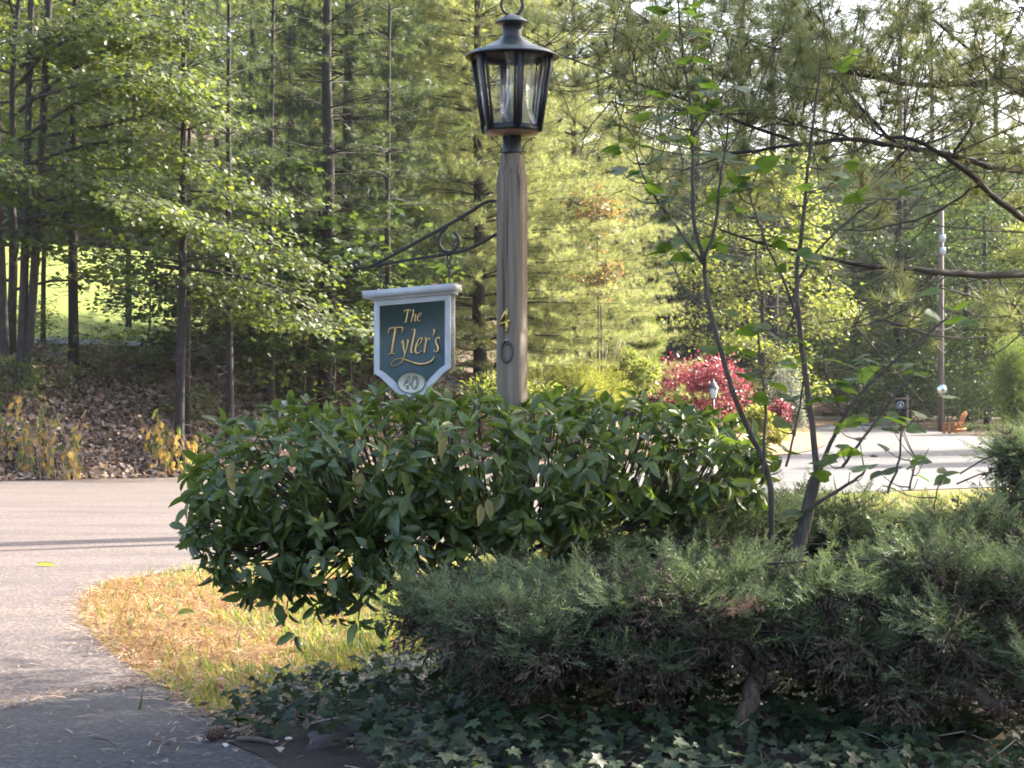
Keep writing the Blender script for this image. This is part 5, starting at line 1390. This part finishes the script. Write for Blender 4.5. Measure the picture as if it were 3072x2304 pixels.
# ---- across the road: pole, mirror, sign, chair
pl_ = ground_at(2822, 97)
pole = thing('utility_pole', 'weathered wooden utility pole across the road', 'pole', pl_)
g = Geo(); g.tube([(0, 0, -.5), (.03, 0, 6), (.08, 0, 10.4)], [.15, .135, .115], 12); g.build('pole', M['pole_wood'], pole, True)
g = Geo()
for a in (.0, 2.1, 4.2): g.tube([(.17 * math.cos(a), .17 * math.sin(a), .0), (.16 * math.cos(a), .16 * math.sin(a), 7)], .012, 4)
g.build('cable_guard', M['wire'], pole)
g = Geo(); g.tube([(.07, 0, 8.6), (3.0, -.6, 4.6), (5.4, -1.2, 0.2)], .012, 4); g.build('guy_wire', M['wire'], pole)
for z, dx in ((9.1, -1), (8.5, 1)):
    g = Geo(); g.box((.1, -.16, z), (.26, .14, .34)); g.tube([(.1, -.2, z + .2), (.1, -.2, z + .33)], .03, 6); g.build('cable_box', M['white_paint'], pole)
mz = P(2826, 1169, 96.7)
mir = thing('traffic_mirror', 'round convex traffic mirror fixed on the utility pole', 'mirror', mz)
g = Geo(); rm = .225
V = [(rm * math.sin(t) / math.sin(.9) * 1.0, -(math.cos(t) - math.cos(.9)) * rm * .9) for t in np.linspace(.9, 0, 8)]
ge = Geo(); ge.lathe([(r, -y) for r, y in V], 28); W_ = np.vstack(ge.V); W2 = np.column_stack([W_[:, 0], -W_[:, 2], W_[:, 1]]); g.add(W2, None, np.vstack(ge.Q)); g.build('mirror_face', M['mirror'], mir, True)
g = Geo(); g.tube([(rm * math.cos(a), .0, rm * math.sin(a)) for a in np.linspace(0, 2 * PI, 33)], .02, 6, False); g.tube([(0, .02, 0), (0, .16, 0)], .03, 6); g.build('rim', M['grey_metal'], mir, True)
ms = ground_at(2722, 96); rs = thing('yard_sign', 'wooden post with a crossbar and a round sign hanging below it', 'sign', ms)
zt_ = P(2722, 1185, 96)[2] - ms[2]
g = Geo(); g.box((0, 0, zt_ / 2 - .1), (.10, .10, zt_ + .2)); g.build('post', M['pole_wood'], rs)
g = Geo(); g.box((-.28, 0, zt_ - .17), (.85, .085, .085)); g.build('crossbar', M['pole_wood'], rs)
g = Geo(); ge = Geo(); ge.lathe([(0, -.015), (.185, -.015), (.185, .015), (0, .015)], 26); W_ = np.vstack(ge.V); g.add(np.column_stack([W_[:, 0] - .33, W_[:, 2], W_[:, 1] + zt_ - .46]), None, np.vstack(ge.Q)); g.build('disc', M['sign_blue'], rs)
g = Geo(); g.tube([(-.33 + .15 * math.cos(a), -.03, zt_ - .46 + .15 * math.sin(a)) for a in np.linspace(0, 2 * PI, 25)], .012, 5, False); g.tube([(-.33, -.03, zt_ - .56), (-.33, -.03, zt_ - .40)], [.07, .03], 8)
g.build('emblem', M['white_paint'], rs)
ch_ = ground_at(2858, 93); chair = thing('garden_chair', 'orange wooden slatted garden chair beside the utility pole', 'chair', ch_)
chair.rotation_euler = (0, 0, R_(90 + 12))
def cbox(nm, c, s, rx=0):
    g = Geo(); cr, sr = math.cos(rx), math.sin(rx); g.box((0, 0, 0), s, np.array([(1, 0, 0), (0, cr, -sr), (0, sr, cr)])); g.V[0] = g.V[0] + np.array(c); return g.build(nm, M['chair_wood'], chair)
for x in (-.27, .27):     # chair faces its local -y... seat slopes to the back
    cbox('leg', (x, .30, .20), (.05, .11, .42)); cbox('leg', (x, -.25, .16), (.05, .6, .09), R_(-16)); cbox('armrest', (x * 1.15, .02, .50), (.11, .70, .028)); cbox('arm_post', (x, -.24, .36), (.05, .07, .26))
for k in range(5): cbox('slat', (0, .30 - k * .115, .37 - k * .026), (.54, .095, .024), R_(13))
for k, hgt in enumerate((.72, .80, .84, .80, .72)): cbox('slat', (-.21 + k * .105, -.31 - hgt * .18, .30 + hgt * .42), (.095, .022, hgt), R_(23))
bush('arborvitae', 'rounded green arborvitae with a sunlit tip at the right edge across the road', 3040, 92, 210, 330, M['arbor'], SPRAY_FAR, .42, 2600, 1300, 14, .8, 'tree')
for k, (px, sc) in enumerate(((2905, 70), (2960, 60), (2700, 60))):
    fr = thing('fern', ['fern clump beside the orange chair', 'fern clump below the arborvitae', 'fern clump at the foot of the yard sign'][k], 'fern', ground_at(px, 95), 'ferns across the road')
    g = Geo()
    for j in range(26):
        a = rng.uniform(0, 2 * PI); L = sc * MPX(95) * rng.uniform(.6, 1.1); pts = np.array([(math.cos(a) * L * s * .8, math.sin(a) * L * s * .8, L * (1.1 * s - .7 * s * s)) for s in np.linspace(0, 1, 9)])
        t = np.gradient(pts, axis=0)
        for sd in (-1, 1):
            d = np.cross(t, [0, 0, 1.0]) * sd + t * .4; g.scatter(T_DIA, pts[1:], frames(d[1:], np.tile([0, 0, 1.0], (8, 1))), .24 * L * (1.05 - np.linspace(0, 1, 9)[1:]))
    g.build('fronds', M['fern'], fr)
rf = thing('marker_stake', 'thin white marker stake in the grass across the road', 'stake', ground_at(2972, 93))
g = Geo(); g.box((0, 0, .25), (.035, .02, .6)); g.build('stake', M['white_paint'], rf); g = Geo(); g.box((0, -.013, .48), (.05, .006, .09)); g.build('reflector', M['white_paint'], rf)

# ---- the forest across the road
K_BROAD2.plant('leafy_tree', 'tall yellow green leafy tree catching the sun in the gap beyond the sunlit pine', 'tree', ground_at(2290, 98), 1.0, (.95, .95, 1.0))
K_BROAD2.plant('leafy_tree', 'yellow leafy tree top behind the lantern and the pine boughs', 'tree', ground_at(1980, 142), 2.6, (1.3, 1.3, 2.0))
K_BROAD.plant('leafy_tree', 'green leafy tree between the yellow green tree and the utility pole', 'tree', ground_at(2570, 140), 4.0, 1.1)
K_BROAD2.plant('leafy_tree', 'sunlit leafy tree at the right edge behind the arborvitae', 'tree', ground_at(3130, 106), .3, .8)
FOR = [(2010, 118, 3, 'behind the crimson bush'), (2130, 124, 3, 'above the garden lantern'), (2230, 132, 1, 'over the middle of the crimson bush'), (2420, 150, 3, 'right of the sunlit yellow green tree'), (2500, 158, 1, 'over the road bend'), (2620, 140, 3, 'left of the yard sign'), (2720, 126, 3, 'behind the yard sign'), (2790, 132, 1, 'left of the utility pole'), (2900, 120, 3, 'right of the utility pole'), (2960, 112, 1, 'behind the orange chair'), (3060, 126, 3, 'behind the arborvitae'), (3180, 118, 3, 'cut by the right edge'),
       (1850, 122, 3, 'behind the right side of the sunlit pine'), (1700, 128, 3, 'behind the sunlit pine'), (1600, 126, 1, 'behind the lamp post'), (2300, 155, 1, 'farther back above the yellow green tree'), (2080, 150, 1, 'farther back over the crimson bush'), (2560, 168, 3, 'farthest back over the road bend'), (2850, 158, 1, 'farther back behind the utility pole'), (3050, 150, 1, 'farther back above the arborvitae'), (2700, 170, 1, 'farthest back above the yard sign'), (2420, 172, 3, 'far back beside the tall hazy pine'), (1900, 160, 1, 'far back above the small arborvitae'), (3150, 175, 3, 'far back at the right edge'), (2200, 185, 3, 'on the hill above the crimson bush'), (2950, 190, 3, 'on the hill right of the utility pole')]
for i, (px, D, K, w) in enumerate(FOR):
    if K == 1: K_BROAD.plant('leafy_tree', 'hazy leafy forest tree ' + w, 'tree', ground_at(px, D), i * 1.9, rng.uniform(.85, 1.05), 'leafy forest across the road')
    else: K_DARK.plant('evergreen_tree', 'dark hazy evergreen ' + w, 'tree', ground_at(px, D), i * 1.9, rng.uniform(.85, 1.05), 'evergreen forest across the road')
for i, (px, D, sc, lab) in enumerate([(2700, 124, 1.1, 'tall bare trunked pine above the forest, left of the pale sky gap'), (2380, 128, 1.05, 'tall hazy pine rising behind the yellow green tree'), (2480, 156, 1.2, 'tall pine with a thin crown against the sky'), (2800, 140, 1.15, 'tall pine standing right behind the utility pole'), (2320, 108, 1.0, 'straight hazy pine trunk over the road bend'), (2990, 134, 1.1, 'tall pine in the pale sky at the upper right'), (1890, 112, 1.15, 'tall pine crown directly right of the lantern'), (2090, 118, 1.2, 'tall pine crown behind the thin lilac stems'), (2230, 126, 1.25, 'tall pine crown above the yellow green tree')]):
    K_TALL.plant('pine_tree', lab, 'tree', ground_at(px, D), i * 1.3, sc, 'tall pines across the road')
UF = [(2480, 150, 1.3, 'at the far road bend'), (2540, 144, 1.4, 'just right of the road bend'), (2640, 127, 1.1, 'left of the yard sign'), (2760, 111, 1.3, 'between the yard sign and the utility pole'), (2880, 103, .8, 'behind the orange chair'), (2960, 101, 1.1, 'between the chair and the arborvitae'), (3080, 99, 1.0, 'behind the arborvitae'), (2430, 152, 1.8, 'taller, behind the road bend'), (2580, 140, 1.0, 'set back from the road bend'), (2700, 121, 1.7, 'taller, behind the yard sign'), (2840, 110, 1.2, 'right behind the utility pole'), (3000, 108, 1.6, 'taller, left of the arborvitae')]
for i, (px, D, sc, w) in enumerate(UF):
    K_UNDER2.plant('bush', 'shaded bush at the forest edge ' + w, 'shrub', ground_at(px, D), i * 1.1, sc * 1.25, 'bushes along the forest edge', leaf=M['broad'])

# ---- trees beyond the right edge of the view whose shade falls across the road and the bed
SHADE = [(6.2, 11.2, K_SHADE, 1.0), (4.9, 12.6, K_THIN, 1.05), (9.5, 7.0, K_SHADE, 1.0), (17.5, 63, K_THIN, 1.0), (21, 58, K_PINE_SUN, .7), (24, 70, K_PINE_SUN, .9)]  # the dense pines are unseen and added to shade the bed
p2_ = thing('dead_tree', 'bare dead tree trunk standing outside the right edge by the road', 'tree', (10.5, 30.1, 0))  # unseen trunk, shaped to throw a shadow stripe across the driveway
g = Geo(); g.tube([(0, 0, -.5), (.1, 0, 7), (0, .1, 15.4)], [.5, .46, .3], 12); g.tube([(-.5, -.9, -.3), (-.35, -1.0, 6), (-.1, -1.25, 13.2)], [.3, .26, .12], 9); g.tube([(.05, 0, 9), (.9, .3, 11.5), (1.2, .5, 14)], [.16, .1, .05], 8); g.build('trunk', M['bark'], p2_, True)
for i, (x, y, K, sc) in enumerate(SHADE):
    K.plant('pine_tree', ['dense pine beside the overhanging pine, outside the view', 'slim pine crown above the overhanging limbs, outside the view', 'dense pine nearest the camera, right of the view', 'slim pine by the road bend, right of the view', 'bushy pine by the road, right of the view', 'large pine farthest off, right of the view'][i], 'tree', (x, y, TZ(x, y)), i * 1.7, sc, 'pines beyond the right edge', leaf=M['pine'] if K is K_PINE_SUN else None)

# ================================================================== GROUND COVER
def scatter_stuff(name, tpls, pos, Rm, sc, mat):
    g = Geo()
    for k, T in enumerate(tpls): g.scatter(T, pos[k::len(tpls)], Rm[k::len(tpls)], sc[k::len(tpls)])
    return g.build(name, mat, None, False, 'stuff')
n = 46000          # dead leaves on the bank
x = rng.uniform(-15, 1.5, n); s = rng.uniform(-.5, 10, n) ** 1.0; y = bank_y(x) + s
keep = (x / y > -.27) & ((s > .1) | (rng.random(n) < .35)); x, y, s = x[keep], y[keep], s[keep]; n = len(x)
pos = np.column_stack([x, y, terrain(x, y) + rng.uniform(.03, .12, n)])
scatter_stuff('leaf_litter', [T_DRY, T_MAPLE, T_DRY], pos, leaf_rot(np.column_stack([rng.normal(size=n), rng.normal(size=n), rng.normal(size=n) * .4]), .75, (0, -.3, 1)), rng.uniform(.08, .17, n), M['litter'])
def wither(label, px0, px1, base_py, h_px, nst, D):
    root = thing('withered_plant', label, 'plant', ground_at((px0 + px1) / 2, D), 'withered plants along the driveway')
    o = np.array(root.location); LPs, LDs = [], []; g = Geo()
    for k in range(nst):
        px = rng.uniform(px0, px1); b = ground_at(px, D + rng.uniform(-.4, .6)); h = h_px * MPX(D) * rng.uniform(.5, 1.1)
        pts = [b - o, b - o + [rng.normal() * .08, 0, h * .5], b - o + [rng.normal() * .2, rng.normal() * .1, h]]
        pl = smooth_line(pts, 1); g.tube(pl, [.010, .008, .006, .004], 4, False)
        for f in np.linspace(.2, 1, 6):
            q = pl[0] + (pl[-1] - pl[0]) * f + rng.normal(size=3) * .03; 
            if rng.random() < .6: LPs.append(o + q); LDs.append([rng.normal() * .5, rng.normal() * .3 - .2, -1.0 + rng.random() * .4])
    g.build('stems', M['straw_stem'], root, False, 'stuff')
    LDs = np.array(LDs); m = len(LPs); LPs = np.array(LPs); Rm = leaf_rot(LDs, .5, (0, -1, .3)); sc = rng.uniform(.09, .24, m)
    gm = rng.random(m) < .22
    leaf_objects('leaf', [tpl_mesh('leaf', T_OVAL2, M['wither'])], None, LPs[~gm], Rm[~gm], sc[~gm], root)
    leaf_objects('leaf', [tpl_mesh('leaf', T_OVAL, M['wither_green'])], None, LPs[gm], Rm[gm], sc[gm] * 1.2, root)
wither('tall withered yellow plants by the driveway at the left edge', -10, 245, 1410, 205, 46, 44.8)
wither('withered orange yellow plants by the driveway beside the evergreen shrub', 445, 600, 1400, 150, 34, 47.3)
g = Geo(); p = [G(520, 1192), G(600, 1205), G(665, 1205)]
ob = thing('fallen_branch', 'thin pale fallen branch lying across the leaf litter', 'branch', p[0]); off = np.array(p[0])
g.tube(smooth_line([q - off + [0, 0, .12] for q in p], 2), np.linspace(.022, .008, 10), 6); g.build('stick', M['pale_twig'], ob, True)

gp = smooth_loop(GRASS_POLY, 1)
def in_grass(n, x0, x1, y0, y1):
    q = np.column_stack([rng.uniform(x0, x1, n), rng.uniform(y0, y1, n)])
    q = q[inside(gp, q)]
    return q[np.abs(q[:, 0] / q[:, 1]) < .27]
q = np.vstack([in_grass(60000, -3.2, 1.6, 7.3, 16.5), in_grass(20000, -2.5, 8, 16, 34)]); n = len(q)
green = sstep(-1.75, -.85, q[:, 0] + .12 * (q[:, 1] - 10) * -1 + .5 * np.sin(q[:, 0] * 3.1) * np.sin(q[:, 1] * 1.7)); keep = rng.random(n) < .12 + .88 * green; q = q[keep]; n = len(q)
d = np.column_stack([rng.normal(size=n) * .42, rng.normal(size=n) * .42, np.ones(n)])
q2 = []
for _ in range(170):
    c = in_grass(1, -2.6, 1.4, 7.6, 14)
    if len(c) and (c[0][0] > -1.3 or rng.random() < .08): q2.append(c[0] + rng.normal(size=(int(rng.integers(20, 60)), 2)) * rng.uniform(.03, .12))
q2 = np.vstack(q2); q = np.vstack([q, q2]); d = np.vstack([d, np.column_stack([rng.normal(size=len(q2)) * .35, rng.normal(size=len(q2)) * .35, np.ones(len(q2)) * 1.5])]); n = len(q)
T_BLADE = (np.array([(-.055, 0, 0), (.055, 0, 0), (.035, .55, .05), (-.035, .55, .05), (0, 1, .28)], float), np.array([(0, 1, 2), (0, 2, 3), (3, 2, 4)]))
scatter_stuff('grass', [T_BLADE], np.column_stack([q, terrain(q[:, 0], q[:, 1]) + .01]), frames(d, rdirs(n)), rng.uniform(.03, .085, n) * (1 + .6 * sstep(9, 20, q[:, 1])) * np.where(np.arange(n) > n - len(q2), 1.35, 1) * (.75 + .5 * np.abs(np.sin(q[:, 0] * 4.3 + 2 * np.sin(q[:, 1] * 2.1)))), M['grass'])
T_STRAW = (np.array([(-.028, 0, 0), (.028, 0, 0), (.024, .5, .06), (-.024, .5, .06), (0, 1, 0)], float), np.array([(0, 1, 2), (0, 2, 3), (3, 2, 4)]))
q = np.vstack([in_grass(52000, -3.2, .8, 7.3, 15), in_grass(9000, -3, 5, 14, 24)]); n = len(q)
w = 1 - .8 * sstep(-1.6, -.2, q[:, 0] + .4 * np.sin(q[:, 0] * 2.2 + 1) * np.sin(q[:, 1] * 1.3)); q = q[rng.random(n) < w]; n = len(q)
d = np.column_stack([rng.normal(size=n), rng.normal(size=n), np.abs(rng.normal(size=n)) * .22])
scatter_stuff('pine_straw', [T_STRAW], np.column_stack([q, terrain(q[:, 0], q[:, 1]) + rng.uniform(.012, .04, n)]), leaf_rot(d, .4), rng.uniform(.06, .13, n), M['straw'])
e = []                # strays along the edge and over the asphalt
for a, b in zip(NEAR_EDGE[:-1], NEAR_EDGE[1:]):
    for t in np.linspace(0, 1, 170): e.append(a + (b - a) * t + rng.normal(size=2) * [.07, .16])
sm = [G(*p)[:2] for p in [(0, 2150), (200, 2105), (400, 2076), (462, 2066)]]
for a, b in zip(sm[:-1], sm[1:]):
    for t in np.linspace(0, 1, 90): e.append(np.array(a) + (np.array(b) - a) * t + rng.normal(size=2) * [.05, .045])
e += list(np.column_stack([rng.uniform(-2.3, -.4, 420), rng.uniform(6.5, 13, 420)]))
e = np.array(e); n = len(e)
scatter_stuff('pine_needles', [T_STRAW], np.column_stack([e, terrain(e[:, 0], e[:, 1]) + .036]), leaf_rot(np.column_stack([rng.normal(size=n), rng.normal(size=n), np.abs(rng.normal(size=n)) * .06]), .2), rng.uniform(.05, .11, n), M['straw_pale'])
q = np.vstack([np.column_stack([rng.uniform(-1.2, .2, 160), rng.uniform(6.5, 9, 160)]), in_grass(60, -3, .2, 8, 13)]); n = len(q)
scatter_stuff('leaf_scraps', [T_DRY], np.column_stack([q, terrain(q[:, 0], q[:, 1]) + .05]), leaf_rot(np.column_stack([rng.normal(size=n), rng.normal(size=n), rng.normal(size=n) * .2]), .4), rng.uniform(.03, .06, n), M['litter'])

# pine cone
pc = thing('pine_cone', 'brown pine cone lying on the dark asphalt near the bottom edge', 'pine cone', G(640, 2248) + [0, 0, .05])
pc.rotation_euler = (0, R_(78), R_(18))
g = Geo(); g.lathe([(0, -.034), (.01, -.03), (.014, 0), (.008, .028), (0, .034)], 10); g.build('core', M['cone'], pc, True)
T_SC = (np.array([(-.30, 0, 0), (.30, 0, 0), (.42, .7, .05), (.0, 1, .22), (-.42, .7, .05), (-.30, 0, -.12), (.30, 0, -.12), (.42, .7, -.10), (0, 1, .08), (-.42, .7, -.10)], float),
        np.array([(0, 1, 2), (0, 2, 4), (4, 2, 3), (5, 7, 6), (5, 9, 7), (9, 8, 7), (2, 7, 8), (2, 8, 3), (3, 8, 9), (3, 9, 4), (1, 6, 7), (1, 7, 2), (0, 4, 9), (0, 9, 5)]))
scm = tpl_mesh('scale', T_SC, M['cone'], False)
for k in range(64):
    t = k / 63; z = -.032 + .064 * t; a = k * 2.39996; rr = .013 * math.sin(PI * (.12 + .76 * t)); pr = .019 * (math.sin(PI * (.15 + .7 * t)) ** .7)
    o = bpy.data.objects.new('scale', scm); COL.objects.link(o); o.parent = pc
    d = np.array([[math.cos(a), math.sin(a), .25 + .9 * (t - .2)]])
    m = np.eye(4); m[:3, :3] = frames(d, np.array([[0, 0, 1.0]]))[0] * pr; m[:3, 3] = (rr * math.cos(a) * .6, rr * math.sin(a) * .6, z); o.matrix_basis = Matrix(m.tolist())

def lone_leaf(name, label, cat, px, py, s, mat, d, nrm, tpl=T_OVAL, lift=.03):
    g = Geo(); g.add((tpl[0] * s) @ frames(np.array([d], float), np.array([nrm], float))[0].T, tpl[1]); o = g.build(name, mat, None, True); o.location = G(px, py) + [0, 0, lift]; tag(o, label, cat)
lone_leaf('fallen_leaf', 'green leaf lying alone on the sunlit driveway at the left', 'leaf', 105, 1708, .17, M['shrub_pale'], (1, .3, .02), (0, -.12, 1), T_OVAL3, .03)
lone_leaf('fallen_leaf', 'curled dark leaf lying on the straw in the middle of the grass', 'leaf', 455, 1872, .16, M['shrub_leaf'], (1, .12, .03), (0, -.4, .9), T_OVAL2, .035)
lone_leaf('fallen_leaf', 'second dark leaf lying along the grass, right of the curled one', 'leaf', 530, 1866, .11, M['shrub_leaf'], (1, .2, .12), (0, -.8, .5), T_OVAL, .05)
lone_leaf('fallen_leaf', 'green leaf at the edge of the asphalt above the pine cone', 'leaf', 690, 2205, .11, M['wither_green'], (1, -.25, .05), (0, -.4, 1), T_OVAL, .05)
lone_leaf('fallen_leaf', 'pale dry leaf on the straw near the ivy', 'leaf', 695, 2103, .05, M['straw_pale'], (1, .2, .1), (0, -.3, 1), T_OVAL, .05)
lone_leaf('fallen_leaf', 'pale dry leaf in the straw above the ivy tip', 'leaf', 580, 2080, .055, M['straw_pale'], (1, -.1, .1), (0, -.3, 1), T_OVAL, .05)
def stick(label, a, b, r, mat, lift=.04):
    A, B = G(*a) + [0, 0, lift], G(*b) + [0, 0, lift]; o = thing('twig', label, 'twig', A)
    g = Geo(); g.tube(smooth_line([(0, 0, 0), (B - A) * .5 + [0.01, 0, .008], B - A], 2), np.linspace(r, r * .6, 10), 6); g.build('stick', M[mat], o, True)
stick('thin brown twig on the dark asphalt left of the pine cone', (278, 2248), (345, 2272), .004, 'twig')
stick('flat dark strip of bark on the asphalt right of the pine cone', (715, 2253), (825, 2268), .011, 'twig')
stick('pale bent twig across the edging stones', (935, 2262), (1035, 2245), .004, 'pale_twig', .10)
stick('upright dry stalk in the straw above the ivy', (845, 2110), (838, 2030), .004, 'twig')
for k, (px, py) in enumerate(((866, 2250), (73, 2131), (676, 2270))):
    V = rdirs(14) * [.014, .011, .007]

    bm = bmesh.new(); [bm.verts.new(v) for v in V]; bmesh.ops.convex_hull(bm, input=bm.verts); me = bpy.data.meshes.new('pebble'); bm.to_mesh(me); bm.free(); me.materials.append(M['pebble'])
    o = bpy.data.objects.new('pebble', me); COL.objects.link(o); o.location = G(px, py) + [0, 0, .038]
    tag(o, ['white pebble right of the strip of bark', 'white pebble on the asphalt seam at the left edge', 'pale pebble just below the pine cone'][k], 'pebble', 'pale pebbles on the asphalt')
bm = bmesh.new(); [bm.verts.new(v) for v in rdirs(14) * [.13, .1, .06]]; bmesh.ops.convex_hull(bm, input=bm.verts); me = bpy.data.meshes.new('stone'); bm.to_mesh(me); bm.free(); me.materials.append(M['stone'])
o = bpy.data.objects.new('stone', me); COL.objects.link(o); o.location = G(2622, 1374) + [0, 0, .05]; tag(o, 'small dark stone lying alone in the middle of the road', 'stone')

# a thin morning haze round the whole place
def haze():
    g = Geo(); g.box((0, 190, 24), (760, 620, 64)); o = g.build('haze', None, None, False, 'stuff')
    m, nt, out = newmat('haze air'); v = nt.nodes.new('ShaderNodeVolumePrincipled')
    v.inputs['Density'].default_value = HAZE; v.inputs['Color'].default_value = (.86, .92, 1.0, 1); v.inputs['Anisotropy'].default_value = .35
    nt.links.new(v.outputs[0], out.inputs['Volume']); o.data.materials.append(m)
HAZE = .00009
if HAZE > 0: haze()
